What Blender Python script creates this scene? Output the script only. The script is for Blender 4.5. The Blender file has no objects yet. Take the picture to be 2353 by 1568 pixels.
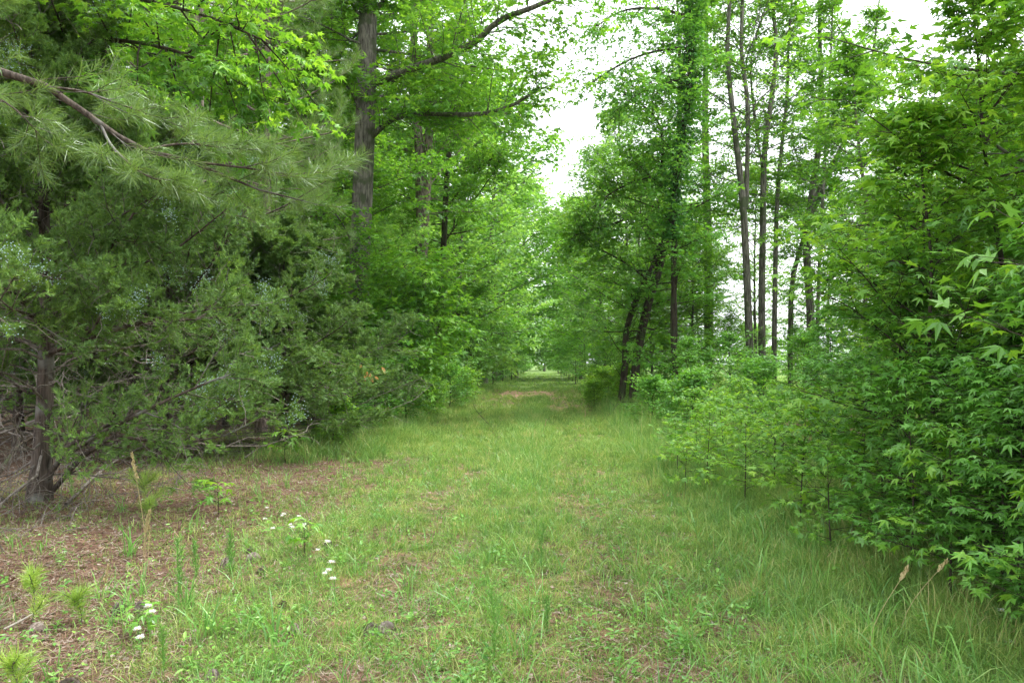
import bpy, math, numpy as np
from math import radians, cos, sin, pi
rng = np.random.default_rng(11)
SC = bpy.context.scene
COL = SC.collection

# ---------------------------------------------------------------- camera
YAW, PITCH, F = math.atan(69/1700), math.atan(52/1700), 1700.0
CAMZ = 1.6
cam = bpy.data.cameras.new('camera'); cam.lens = 26.0; cam.sensor_width = 36.0
cam.clip_start = 0.05; cam.clip_end = 3000
co = bpy.data.objects.new('camera', cam); COL.objects.link(co)
co.location = (0, 0, CAMZ); co.rotation_euler = (pi/2 + PITCH, 0, YAW)
SC.camera = co
# ---------------------------------------------------------------- sky and sun
SUN_EL, SUN_AZ = 58.0, 62.0          # azimuth measured from +Y towards +X
w = bpy.data.worlds.new('World'); SC.world = w; w.use_nodes = True
nt = w.node_tree; nt.nodes.clear()
sky = nt.nodes.new('ShaderNodeTexSky'); sky.sky_type = 'NISHITA'; sky.sun_disc = False
sky.sun_elevation = radians(SUN_EL); sky.sun_rotation = radians(SUN_AZ)
sky.dust_density = 6.0; sky.air_density = 1.0; sky.ozone_density = 1.0
hs = nt.nodes.new('ShaderNodeHueSaturation'); hs.inputs['Saturation'].default_value = 0.16; hs.inputs['Value'].default_value = 1.0
mixc = nt.nodes.new('ShaderNodeMix'); mixc.data_type = 'RGBA'; mixc.inputs[0].default_value = 0.5
mixc.inputs[7].default_value = (9.0, 9.3, 9.8, 1)      # even cloud layer
bg = nt.nodes.new('ShaderNodeBackground'); bg.inputs[1].default_value = 0.13
wo = nt.nodes.new('ShaderNodeOutputWorld')
nt.links.new(sky.outputs[0], hs.inputs['Color']); nt.links.new(hs.outputs[0], mixc.inputs[6])
nt.links.new(mixc.outputs[2], bg.inputs[0]); nt.links.new(bg.outputs[0], wo.inputs[0])
sl = bpy.data.lights.new('sun', 'SUN'); sl.energy = 1.5; sl.angle = radians(20); sl.color = (1.0, 0.96, 0.88)
so = bpy.data.objects.new('sun', sl); COL.objects.link(so)
so.rotation_euler = (radians(90 - SUN_EL), 0, radians(180 - SUN_AZ))
SC.view_settings.view_transform = 'Standard'; SC.view_settings.look = 'None'
SC.view_settings.exposure = 1.68; SC.view_settings.gamma = 1.0
SC.view_settings.use_curve_mapping = False
cy = SC.cycles
cy.max_bounces = 7; cy.diffuse_bounces = 5; cy.glossy_bounces = 1; cy.transmission_bounces = 5
cy.transparent_max_bounces = 4; cy.caustics_reflective = False; cy.caustics_refractive = False
cy.sample_clamp_indirect = 6.0; cy.use_adaptive_sampling = False
cy.use_denoising = True; cy.denoiser = 'OPENIMAGEDENOISE'; cy.denoising_input_passes = 'RGB_ALBEDO_NORMAL'; cy.denoising_prefilter = 'NONE'

_cr = np.array([cos(YAW), sin(YAW), 0]); _cf = np.array([-sin(YAW)*cos(PITCH), cos(YAW)*cos(PITCH), sin(PITCH)])
_cu = np.cross(_cr, _cf)
def at(px, py, d):
    "point of the place seen at (px,py) of a 2352 px wide picture, d metres ahead"
    return np.array([0, 0, CAMZ]) + d*(_cf + _cr*(px-1176)/F - _cu*(py-784)/F)
def ss(a, b, x):
    t = np.clip((x-a)/(b-a), 0, 1); return t*t*(3-2*t)
def hgt(x, y):
    x = np.asarray(x, float); y = np.asarray(y, float)
    h = .030*np.sin(1.3*x+.4*y) + .022*np.sin(2.7*x-1.1*y+1) + .015*np.sin(.9*y+2*x) + .03*np.sin(.23*y+.3*x)
    for s in (-1, 1):
        h = h - .045*np.exp(-((x+.3-s*.78-.05*np.sin(.5*y))/.24)**2)
    return h + .10*ss(2.0, 3.6, np.abs(x+.3))*ss(2, 6, y) - .35*ss(7, 16, x)

# ---------------------------------------------------------------- mesh helpers
def nrm(v): return v/np.maximum(np.linalg.norm(v, axis=-1, keepdims=True), 1e-9)
def rs(path, K):
    "resample a polyline to K points (smooth)"
    p = np.asarray(path, float); n = len(p)
    t = np.linspace(0, n-1, K); i = np.minimum(t.astype(int), n-2); f = (t-i)[:, None]
    q = np.vstack([2*p[0]-p[1], p, 2*p[-1]-p[-2]])
    a, b, c, d = q[i], q[i+1], q[i+2], q[i+3]
    return .5*((2*b)+(c-a)*f+(2*a-5*b+4*c-d)*f**2+(-a+3*b-3*c+d)*f**3)
def tube(P, R, S=5):
    P = np.asarray(P, float)
    if P.ndim == 2: P = P[None]
    N, K, _ = P.shape
    R = np.broadcast_to(np.asarray(R, float), (N, K))
    T = nrm(np.gradient(P, axis=1))
    m = np.abs(T[:, :, 2].mean(1)) > .75
    ref = np.where(m[:, None], np.array([1., 0, 0]), np.array([0, 0, 1.]))[:, None, :]
    u = nrm(np.cross(T, ref)); v = np.cross(T, u)
    a = np.arange(S)*2*pi/S
    V = P[:, :, None]+R[:, :, None, None]*(np.cos(a)[None, None, :, None]*u[:, :, None]+np.sin(a)[None, None, :, None]*v[:, :, None])
    b = (np.arange(N)*K*S)[:, None, None]+(np.arange(K-1)*S)[None, :, None]
    s = np.arange(S)[None, None]; s2 = (s+1) % S
    q = np.stack([b+s, b+s2, b+S+s2, b+S+s], -1).reshape(-1, 4)
    return V.reshape(-1, 3), np.vstack([q[:, [0, 1, 2]], q[:, [0, 2, 3]]])
def stamp(pos, d, n, size, tmpl):
    "copies of a flat template (verts u,v,w ; tris) at pos, along d with normal n"
    if isinstance(tmpl, list):
        k = rng.integers(0, len(tmpl), len(pos)); size = np.broadcast_to(np.asarray(size, float), (len(pos),))
        return cat([stamp(pos[k == q], d[k == q], n[k == q], size[k == q], tmpl[q]) for q in range(len(tmpl))])
    TV, TT = tmpl
    d = nrm(d); n = nrm(n-(n*d).sum(-1, keepdims=True)*d); s = np.cross(n, d)
    sz = np.broadcast_to(np.asarray(size, float).reshape(-1, 1, 1), (len(pos), 1, 1))
    V = pos[:, None]+sz*(TV[None, :, 0:1]*d[:, None]+TV[None, :, 1:2]*s[:, None]+TV[None, :, 2:3]*n[:, None])
    T = (np.arange(len(pos))*len(TV))[:, None, None]+TT[None]
    return V.reshape(-1, 3), T.reshape(-1, 3)
def mesh(name, parts, mats, smooth=()):
    "parts: list of (verts, tris, material index)"
    V = []; T = []; M = []; SM = []; o = 0
    for k, (v, t, mi) in enumerate(parts):
        V.append(v); T.append(t+o); M.append(np.full(len(t), mi, np.int32)); SM.append(np.full(len(t), k in smooth, bool)); o += len(v)
    V = np.vstack(V).astype(np.float32); T = np.vstack(T).astype(np.int32)
    me = bpy.data.meshes.new(name)
    me.vertices.add(len(V)); me.vertices.foreach_set('co', V.ravel())
    me.loops.add(T.size); me.loops.foreach_set('vertex_index', T.ravel())
    me.polygons.add(len(T)); me.polygons.foreach_set('loop_start', np.arange(len(T), dtype=np.int32)*3)
    me.polygons.foreach_set('loop_total', np.full(len(T), 3, np.int32))
    me.polygons.foreach_set('material_index', np.concatenate(M)); me.polygons.foreach_set('use_smooth', np.concatenate(SM))
    for m in mats: me.materials.append(m)
    me.update(calc_edges=True)
    return me
def obj(name, me, parent=None, loc=None, **props):
    o = bpy.data.objects.new(name, me); COL.objects.link(o)
    if parent: o.parent = parent
    if loc is not None: o.location = loc
    for k, v in props.items(): o[k] = v
    return o
def thing(name, label, cat, loc, rz=0, sc=1.0, group=None, tilt=(0, 0)):
    o = bpy.data.objects.new(name, None); COL.objects.link(o); o.empty_display_size = .2
    o.location = loc; o.rotation_euler = (tilt[0], tilt[1], rz)
    o.scale = (sc, sc, sc) if np.isscalar(sc) else sc
    o['label'] = label; o['category'] = cat
    if group: o['group'] = group
    return o
def plant(name, label, cat, parts, x, y, rz=0, sc=1.0, group=None, tilt=(0, 0), z=None):
    r = thing(name, label, cat, (x, y, float(hgt(x, y)) - .03 if z is None else z), rz, sc, group, tilt)
    for pn, me in parts.items(): obj(pn, me, r)
    return r

# ---------------------------------------------------------------- leaf templates
def fan(pts, c, droop=.18):
    V = [(c[0], c[1], 0.)]+[(a, b, -droop*((a-c[0])**2+(b-c[1])**2)*2) for a, b in pts]
    n = len(pts)
    return np.array(V, float), np.array([(0, i+1, (i+1) % n+1) for i in range(n)])
def _star(j=0., dr=.18):
    g = np.random.default_rng(int(j*1000)+int(dr*100)); c = (.30, 0); o = [(.10, 0)]
    for a, r in ((112, .50), (82, .24), (54, .70), (27, .27), (0, .74), (-27, .27), (-54, .70), (-82, .24), (-112, .50)):
        a = a+g.normal(0, 40*j); r = r*(1+g.normal(0, j)); o.append((c[0]+r*cos(radians(a)), r*sin(radians(a))))
    V, T = fan(o, c, dr); V[:, 2] += g.normal(0, .25*j, len(V)); return V, T
STAR = [_star(.06, .1), _star(.1, .2), _star(.08, .3), _star(.12, -.05), _star(.08, .42)]
_L0 = (np.array([(0, 0, 0), (.5, .52, -.08), (.45, .17, 0), (1, 0, -.14), (.45, -.17, 0), (.5, -.52, -.08)], float),
        np.array([(0, 2, 1), (0, 3, 2), (0, 4, 3), (0, 5, 4)]))
LOBE = [_L0]+[(_L0[0]*[1, k, 1]+np.random.default_rng(i).normal(0, .06, (6, 3)), _L0[1]) for i, k in enumerate((.8, 1.15, 1., .9))]
KITE = (np.array([(0, 0, 0), (.45, .32, .05), (1, 0, -.1), (.45, -.32, .05)], float), np.array([(0, 2, 1), (0, 3, 2)]))
OVAL = (np.array([(0, 0, 0), (.3, .2, .04), (.7, .17, 0), (1, 0, -.12), (.7, -.17, 0), (.3, -.2, .04)], float),
        np.array([(0, 2, 1), (0, 3, 2), (0, 4, 3), (0, 5, 4)]))
def _spray():
    V = []; T = []
    def lf(b, a, L, wd):
        wd *= 1.15
        b = np.array(b); d = np.array([cos(a), sin(a)]); s = np.array([-d[1], d[0]]); i = len(V)
        for p in (b-s*wd, b+s*wd, b+d*L): V.append((p[0], p[1], rng.normal(0, .05)))
        T.append((i, i+1, i+2))
    lf((0, 0), 0, 1.0, .035)
    for k in range(5):
        u = .12+.17*k
        for sg in (-1, 1):
            lf((u, 0), sg*radians(38+rng.normal(0, 8)), .55*(1-.6*u)+.08, .045)
    return np.array(V), np.array(T)
SPRAY = [_spray() for _ in range(3)]
def tuft(n, cone, wd, seed):
    g = np.random.default_rng(seed); V = []; T = []
    for k in range(n):
        a = g.uniform(0, 2*pi); c = cone*np.sqrt(g.uniform(.05, 1)); L = g.uniform(.75, 1)
        d = np.array([cos(c), sin(c)*cos(a), sin(c)*sin(a)]); s = nrm(np.cross(d, g.normal(size=3)))
        b = np.array([-g.uniform(0, .9), 0, 0]); i = len(V)
        V += [b-s*wd, b+s*wd, b+d*L*.6+s*wd*.8+[0, 0, -.02], b+d*L*.6-s*wd*.8+[0, 0, -.02], b+d*L+[0, 0, -.09]]
        T += [(i, i+1, i+2), (i, i+2, i+3), (i+3, i+2, i+4)]
    return np.array(V), np.array(T)
TUFTN = [tuft(34, 1.1, .0095, s) for s in range(3)]
TUFTF = []
for s in range(3):
    g = np.random.default_rng(s+50); V = []; T = []
    for k in range(16):
        a = g.uniform(0, 2*pi); c = 1.2*np.sqrt(g.uniform(.05, 1))
        d = np.array([cos(c), sin(c)*cos(a), sin(c)*sin(a)]); sd = nrm(np.cross(d, g.normal(size=3)))*.014
        i = len(V); b = np.array([-g.uniform(0, .7), 0, 0]); V += [b-sd, b+sd, b+d]; T += [(i, i+1, i+2)]
    TUFTF.append((np.array(V), np.array(T)))

# ---------------------------------------------------------------- branching
def kids(P, n, t0, t1, ang, L, K=5, planar=.9, up=0., bend=0., wob=.08, taper=.55, rnd=.25):
    "n child polylines per parent polyline"
    N, K0, _ = P.shape
    t = np.linspace(t0, t1, n)[None]+rng.uniform(-.5, .5, (N, n))*(t1-t0)/max(n, 1)
    t = np.clip(t, .02, .999); f = t*(K0-1); i = np.minimum(f.astype(int), K0-2); f = (f-i)[..., None]
    a = np.arange(N)[:, None]
    o = P[a, i]*(1-f)+P[a, i+1]*f
    tan = nrm(P[a, i+1]-P[a, i])
    side = nrm(np.cross(tan, np.array([0, 0, 1.]))+1e-6)
    sg = np.where((np.arange(n)[None]+rng.integers(0, 2, (N, 1))) % 2 == 0, 1., -1.)
    ver = np.cross(side, tan)
    ph = rng.normal(0, (1-planar)*2.2, (N, n))[..., None]
    sd = sg[..., None]*side*np.cos(ph)+ver*np.sin(ph)
    A = (radians(ang)*rng.uniform(.75, 1.25, (N, n)))[..., None]
    d = nrm(np.cos(A)*tan+np.sin(A)*sd+np.array([0, 0, up]))
    Ln = np.broadcast_to(np.asarray(L, float).reshape(-1, 1), (N, n))*(1-taper*t)*rng.uniform(1-rnd, 1+rnd, (N, n))
    o = o.reshape(-1, 3); d = d.reshape(-1, 3); Ln = Ln.reshape(-1)
    return path(o, d, Ln, K, bend, wob), Ln
def path(o, d, L, K, bend=0., wob=.08):
    pts = [o]; cur = d.copy(); st = (L/(K-1))[:, None]
    for k in range(K-1):
        cur = nrm(cur+np.array([0, 0, bend/(K-1)])+rng.normal(0, wob, cur.shape))
        pts.append(pts[-1]+cur*st)
    return np.stack(pts, 1)
def leaves(P, n, size, tmpl, t0=.1, ang=55, tilt=.45, droop=.15, svar=.42, pet=.35, keep=1.0):
    N, K0, _ = P.shape
    t = np.clip(np.linspace(t0, 1, n)[None]+rng.uniform(-.4, .4, (N, n))/n, 0, .999)
    f = t*(K0-1); i = np.minimum(f.astype(int), K0-2); f = (f-i)[..., None]; a = np.arange(N)[:, None]
    o = P[a, i]*(1-f)+P[a, i+1]*f; tan = nrm(P[a, i+1]-P[a, i])
    side = nrm(np.cross(tan, np.array([0, 0, 1.]))+1e-6)
    sg = np.where(np.arange(n) % 2 == 0, 1., -1.)[None, :, None]
    A = (radians(ang)*rng.uniform(.3, 1.3, (N, n)))[..., None]
    d = nrm(np.cos(A)*tan+np.sin(A)*side*sg+rng.normal(0, .25, (N, n, 3))+np.array([0, 0, -droop])).reshape(-1, 3)
    o = o.reshape(-1, 3)
    nn = np.array([0, 0, 1.])+rng.normal(0, tilt, o.shape)
    sz = size*rng.uniform(1-svar, 1+svar, len(o))
    if keep < 1:
        m = rng.random(len(o)) < keep; o, d, nn, sz = o[m], d[m], nn[m], sz[m]
    o = o+d*(sz*pet)[:, None]
    if isinstance(tmpl, list):
        k = rng.integers(0, len(tmpl), len(o)); return cat([stamp(o[k == q], d[k == q], nn[k == q], sz[k == q], tmpl[q]) for q in range(len(tmpl))])
    return stamp(o, d, nn, sz, tmpl)
def multi(o, d, size, tmpls, tilt=.6):
    out = []; k = rng.integers(0, len(tmpls), len(o))
    for j, tm in enumerate(tmpls):
        m = k == j
        if m.any():
            nn = np.array([0, 0, 1.])+rng.normal(0, tilt, (m.sum(), 3))
            out.append(stamp(o[m], d[m], nn, size[m], tm))
    return out
def cat(vt):
    V = []; T = []; o = 0
    for v, t in vt: V.append(v); T.append(t+o); o += len(v)
    return np.vstack(V), np.vstack(T)
def taperR(r, K, e=.25): return r[:, None]*np.linspace(1, e, K)[None]

def primaries(trunk, n, z0, z1, spread, e0, e1, K=7, bend=.1, prof=None, wob=.07, side=None, shun=None):
    "limbs from a trunk polyline between fractions z0..z1"
    s = (np.arange(n)+rng.uniform(0, 1, n))/n; t = z0+(z1-z0)*s
    f = t*(len(trunk)-1); i = np.minimum(f.astype(int), len(trunk)-2); f = (f-i)[:, None]
    o = trunk[i]*(1-f)+trunk[i+1]*f
    az = np.arange(n)*2.4+rng.uniform(-.5, .5, n)
    if side is not None:     # bias azimuths to the open side
        az = np.where(rng.random(n) < side[1], side[0]+rng.normal(0, .8, n), az)
    if shun is not None:     # open side without limbs
        df = (az-shun+pi) % (2*pi)-pi; az = np.where(np.abs(df) < .8, az+pi+df, az)
    el = np.radians(e0+(e1-e0)*s+rng.normal(0, 8, n))
    d = np.stack([np.cos(el)*np.cos(az), np.cos(el)*np.sin(az), np.sin(el)], 1)
    pf = prof(s) if prof else (.55+.45*np.sin(pi*np.clip(s*.8+.15, 0, 1)))*np.clip((1-s)*1.6+.12, 0, 1)
    L = spread*pf*rng.uniform(.75, 1.15, n)
    return path(o, d, L, K, bend, wob), L

def broadleaf(H, r0, cb, spread, n, leaf, size, mats, trunk=None, trunkr=None, extra=None, e0=5, e1=60, side=None, shun=None,
              top=.98, tilt=.45, droop=.2, twigL=.5, keep=1.0, secL=.42, wr=1., prof=None, S=8, name='tree', planar=.85):
    "trunk + crown meshes; n = (limbs, branches, twigs, leaves)"
    if trunk is None:
        k = np.linspace(0, 1, 10)[:, None]
        ph = rng.uniform(0, 6, 4)
        trunk = np.hstack([.018*H*np.sin(3.5*k+ph[0])-.018*H*sin(ph[0]), .018*H*np.sin(4*k+ph[1])-.018*H*sin(ph[1]), k*H])
    trunk = rs(trunk, 16) if len(trunk) < 16 else trunk
    kk = np.linspace(0, 1, len(trunk))
    R = r0*(1-.88*kk**1.1)*(1+.45*np.exp(-kk*26)) if trunkr is None else np.interp(kk, np.linspace(0, 1, len(trunkr)), trunkr)
    wood = [tube(trunk, R, S+4)]
    P1, L1 = primaries(trunk, n[0], cb, top, spread, e0, e1, side=side, shun=shun, prof=prof)
    if extra is not None and len(extra):
        EX = np.stack([rs(e, 7) for e in extra]); LX = np.linalg.norm(np.diff(EX, axis=1), axis=2).sum(1)
        P1a = np.concatenate([P1, EX]); L1a = np.concatenate([L1, LX])
    else: P1a, L1a = P1, L1
    wood.append(tube(P1, taperR((.0085*L1+.007)*wr, 7, .2), 6))
    P2, L2 = kids(P1a, n[1], .15, 1, 48, L1a*secL, 5, planar, .08, .1)
    if extra is not None and len(extra) and (LX > 3.2).any():
        bigl = LX > 3.2
        Pq, Lq = kids(EX[bigl], n[1]*2+8, .15, 1, 55, np.minimum(LX[bigl]*secL*.8, 2.2), 5, .4, .2, .1, taper=.35); P2 = np.concatenate([P2, Pq]); L2 = np.concatenate([L2, Lq])
    wood.append(tube(P2, taperR((.0065*L2+.004)*wr, 5, .3), 4))
    P3, L3 = kids(P2, n[2], .1, 1, 45, twigL*np.ones(len(P2)), 4, planar, .02, -.15, taper=.3)
    tw = tube(P3, taperR(.003*wr**.5*np.ones(len(P3)), 4, .5), 3)
    lv = leaves(P3, n[3], size, leaf, tilt=tilt, droop=droop, keep=keep)
    return {'trunk': mesh(name+'_trunk', [(*cat(wood), 0)], [mats[0]], (0,)),
            'crown': mesh(name+'_crown', [(*lv, 0), (*tw, 1)], [mats[1], mats[0]])}

# ---------------------------------------------------------------- materials
def mat(name):
    m = bpy.data.materials.new(name); m.use_nodes = True; m.node_tree.nodes.clear()
    return m, m.node_tree.nodes.new, m.node_tree.links.new
def ramp(N, stops):
    r = N('ShaderNodeValToRGB'); e = r.color_ramp.elements
    while len(e) < len(stops): e.new(.5)
    for k, (p, c) in enumerate(stops): e[k].position = p; e[k].color = (*c, 1)
    return r
LB = 1.8
def leaf_mat(name, stops, lb=1., trans=.42, tint=(1.25, 1.15, .55), gloss=.07, rough=.38, patch=None, nscale=.6):
    m, N, Lk = mat(name); gloss *= .45
    stops = [(p, (min(c[0]*LB*lb*1.05, .8), min(c[1]*LB*lb, .8), c[2]*LB*lb*.95)) for p, c in stops]
    geo = N('ShaderNodeNewGeometry'); r = ramp(N, stops)
    tc = N('ShaderNodeTexCoord'); nz = N('ShaderNodeTexNoise'); nz.inputs['Scale'].default_value = nscale; nz.inputs['Detail'].default_value = 2
    Lk(tc.outputs['Object'], nz.inputs['Vector'])
    oi = N('ShaderNodeObjectInfo')
    # position in the ramp: random per leaf, pushed by a slow variation through the crown and by the tree itself
    a = N('ShaderNodeMath'); a.operation = 'MULTIPLY_ADD'; a.inputs[1].default_value = .9; Lk(nz.outputs[0], a.inputs[0])
    b = N('ShaderNodeMath'); b.operation = 'MULTIPLY_ADD'; b.inputs[1].default_value = .55; b.inputs[2].default_value = -.32
    Lk(geo.outputs['Random Per Island'], b.inputs[0]); Lk(b.outputs[0], a.inputs[2])
    c = N('ShaderNodeMath'); c.operation = 'MULTIPLY_ADD'; c.inputs[1].default_value = .22; Lk(oi.outputs['Random'], c.inputs[0]); Lk(a.outputs[0], c.inputs[2])
    Lk(c.outputs[0], r.inputs[0])
    col = r.outputs[0]
    dif = N('ShaderNodeBsdfDiffuse'); tr = N('ShaderNodeBsdfTranslucent'); gl = N('ShaderNodeBsdfGlossy'); gl.inputs['Roughness'].default_value = rough
    gl.inputs['Color'].default_value = (.9, .95, 1, 1)
    mu = N('ShaderNodeMix'); mu.data_type = 'RGBA'; mu.blend_type = 'MULTIPLY'; mu.inputs[0].default_value = 1; mu.inputs[7].default_value = (*tint, 1)
    Lk(col, dif.inputs[0]); Lk(col, mu.inputs[6]); Lk(mu.outputs[2], tr.inputs[0])
    m1 = N('ShaderNodeMixShader'); m1.inputs[0].default_value = trans; Lk(dif.outputs[0], m1.inputs[1]); Lk(tr.outputs[0], m1.inputs[2])
    m2 = N('ShaderNodeMixShader'); m2.inputs[0].default_value = gloss; Lk(m1.outputs[0], m2.inputs[1]); Lk(gl.outputs[0], m2.inputs[2])
    out = N('ShaderNodeOutputMaterial'); Lk(m2.outputs[0], out.inputs[0])
    return m
def bark_mat(name, c1, c2, c3=None, scale=9, stretch=.16, bump=.6):
    m, N, Lk = mat(name)
    tc = N('ShaderNodeTexCoord'); mp = N('ShaderNodeMapping'); mp.inputs['Scale'].default_value = (1, 1, stretch); Lk(tc.outputs['Object'], mp.inputs[0])
    nz = N('ShaderNodeTexNoise'); nz.inputs['Scale'].default_value = scale*2.2; nz.inputs['Detail'].default_value = 6; nz.inputs['Roughness'].default_value = .65; Lk(mp.outputs[0], nz.inputs[0])
    r = ramp(N, [(.36, c1), (.62, c2)]); Lk(nz.outputs[0], r.inputs[0]); col = r.outputs[0]
    if c3:
        n2 = N('ShaderNodeTexNoise'); n2.inputs['Scale'].default_value = 2.3; n2.inputs['Detail'].default_value = 5; Lk(tc.outputs['Object'], n2.inputs[0])
        r2 = ramp(N, [(.53, (0, 0, 0)), (.62, (1, 1, 1))]); Lk(n2.outputs[0], r2.inputs[0])
        mx = N('ShaderNodeMix'); mx.data_type = 'RGBA'; Lk(r2.outputs[0], mx.inputs[0]); Lk(col, mx.inputs[6]); mx.inputs[7].default_value = (*c3, 1); col = mx.outputs[2]
    p = N('ShaderNodeBsdfPrincipled'); p.inputs['Roughness'].default_value = .9; p.inputs['Specular IOR Level'].default_value = .2; Lk(col, p.inputs['Base Color'])
    bp = N('ShaderNodeBump'); bp.inputs['Strength'].default_value = bump; bp.inputs['Distance'].default_value = .03; Lk(nz.outputs[0], bp.inputs['Height']); Lk(bp.outputs[0], p.inputs['Normal'])
    out = N('ShaderNodeOutputMaterial'); Lk(p.outputs[0], out.inputs[0])
    return m
def rnd_mat(name, stops, rough=.85, trans=0.):
    "opaque material with a random tone for every loose piece"
    m, N, Lk = mat(name); geo = N('ShaderNodeNewGeometry'); r = ramp(N, stops); Lk(geo.outputs['Random Per Island'], r.inputs[0])
    d = N('ShaderNodeBsdfDiffuse'); Lk(r.outputs[0], d.inputs[0]); o = d.outputs[0]
    if trans:
        t = N('ShaderNodeBsdfTranslucent'); Lk(r.outputs[0], t.inputs[0]); x = N('ShaderNodeMixShader'); x.inputs[0].default_value = trans
        Lk(o, x.inputs[1]); Lk(t.outputs[0], x.inputs[2]); o = x.outputs[0]
    out = N('ShaderNodeOutputMaterial'); Lk(o, out.inputs[0]); return m

M_GUM = leaf_mat('sweetgum_leaf', [(.0, (.03, .09, .015)), (.35, (.058, .16, .022)), (.7, (.105, .245, .03)), (1, (.19, .34, .04))], trans=.47)
M_YOUNG = leaf_mat('young_leaf', lb=.98, stops=[(.0, (.045, .13, .022)), (.4, (.09, .22, .03)), (.75, (.17, .32, .04)), (1, (.27, .40, .05))], trans=.48)
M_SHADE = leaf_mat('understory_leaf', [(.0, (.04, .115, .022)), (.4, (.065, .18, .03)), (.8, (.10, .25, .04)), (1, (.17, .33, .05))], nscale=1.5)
M_FAR = leaf_mat('grey_green_leaf', lb=1.15, stops=[(.0, (.05, .12, .035)), (.4, (.095, .20, .055)), (.75, (.15, .29, .075)), (1, (.23, .38, .09))], gloss=.09, trans=.48)
M_VINE = leaf_mat('vine_leaf', [(.0, (.025, .09, .02)), (.5, (.045, .15, .03)), (1, (.08, .22, .04))])
M_NEEDLE = leaf_mat('pine_needle', lb=.85, stops=[(.0, (.055, .11, .028)), (.5, (.10, .18, .04)), (1, (.17, .27, .055))], trans=.38, tint=(1.1, 1.1, .7), gloss=.12, rough=.3)
M_NEEDLEY = leaf_mat('young_pine_needle', lb=.85, stops=[(.0, (.10, .20, .04)), (.5, (.18, .30, .06)), (1, (.30, .40, .09))], trans=.35, gloss=.08)
M_CEDAR = leaf_mat('cedar_leaf', lb=.88, stops=[(.0, (.04, .078, .032)), (.4, (.07, .135, .045)), (.75, (.105, .20, .055)), (1, (.16, .28, .06))], trans=.3, gloss=.03, nscale=1.1)
M_BERRY = rnd_mat('cedar_berry', [(0, (.25, .38, .36)), (1, (.45, .58, .56))])
M_BARK = bark_mat('grey_bark', (.04, .036, .029), (.20, .185, .155), (.07, .085, .045))
M_BARKD = bark_mat('dark_bark', (.022, .017, .013), (.085, .068, .052), (.05, .06, .03))
M_PINEB = bark_mat('pine_bark', (.05, .038, .03), (.24, .195, .165), None, 6, .3, .9)
M_CEDB = bark_mat('cedar_bark', (.03, .023, .018), (.13, .105, .085), (.20, .20, .18), 14, .1)
M_DEAD = bark_mat('dead_twig', (.09, .075, .062), (.26, .235, .205), None, 12, .3)
M_PALE = bark_mat('bleached_wood', (.28, .25, .21), (.48, .44, .38), None, 12, .3)
M_GRASS = leaf_mat('grass_blade', lb=1., stops=[(.0, (.035, .085, .028)), (.35, (.09, .18, .045)), (.62, (.15, .245, .06)), (.8, (.22, .28, .09)), (1, (.34, .29, .16))], trans=.35, gloss=.05, tint=(1.1, 1.1, .7), nscale=2.5)
M_TALL = leaf_mat('tall_grass_blade', lb=.98, stops=[(.0, (.035, .095, .03)), (.4, (.09, .195, .05)), (.68, (.15, .26, .07)), (1, (.36, .33, .17))], trans=.35, gloss=.05, tint=(1.1, 1.1, .7), nscale=2.)
M_COARSE = leaf_mat('coarse_grass_blade', lb=.85, stops=[(.0, (.07, .18, .045)), (.5, (.12, .27, .06)), (1, (.22, .38, .09))], trans=.35, gloss=.08, tint=(1.1, 1.1, .7))
M_STRAW = rnd_mat('straw_stem', [(0, (.36, .30, .14)), (1, (.52, .44, .24))], trans=.2)
M_DUFF = rnd_mat('pine_straw', [(0, (.085, .05, .036)), (.4, (.17, .10, .07)), (.7, (.25, .17, .12)), (1, (.40, .34, .28))])
M_LITTER = rnd_mat('dead_leaf', [(0, (.16, .09, .055)), (.5, (.27, .19, .13)), (.8, (.36, .30, .25)), (1, (.44, .38, .33))])
M_FORB = leaf_mat('forb_leaf', lb=.85, stops=[(.0, (.05, .14, .03)), (.5, (.10, .24, .05)), (1, (.20, .35, .07))], trans=.35)
M_WHITE = rnd_mat('white_petal', [(0, (.72, .72, .70)), (1, (.82, .82, .80))], trans=.2)
M_YELLOW = rnd_mat('yellow_disc', [(0, (.6, .45, .05)), (1, (.7, .52, .07))])
M_CONE = rnd_mat('cone_scale', [(0, (.16, .12, .10)), (1, (.40, .34, .30))])
M_ORANGE = rnd_mat('orange_dead_leaf', [(0, (.50, .20, .07)), (1, (.68, .38, .17))], trans=.3)

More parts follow.
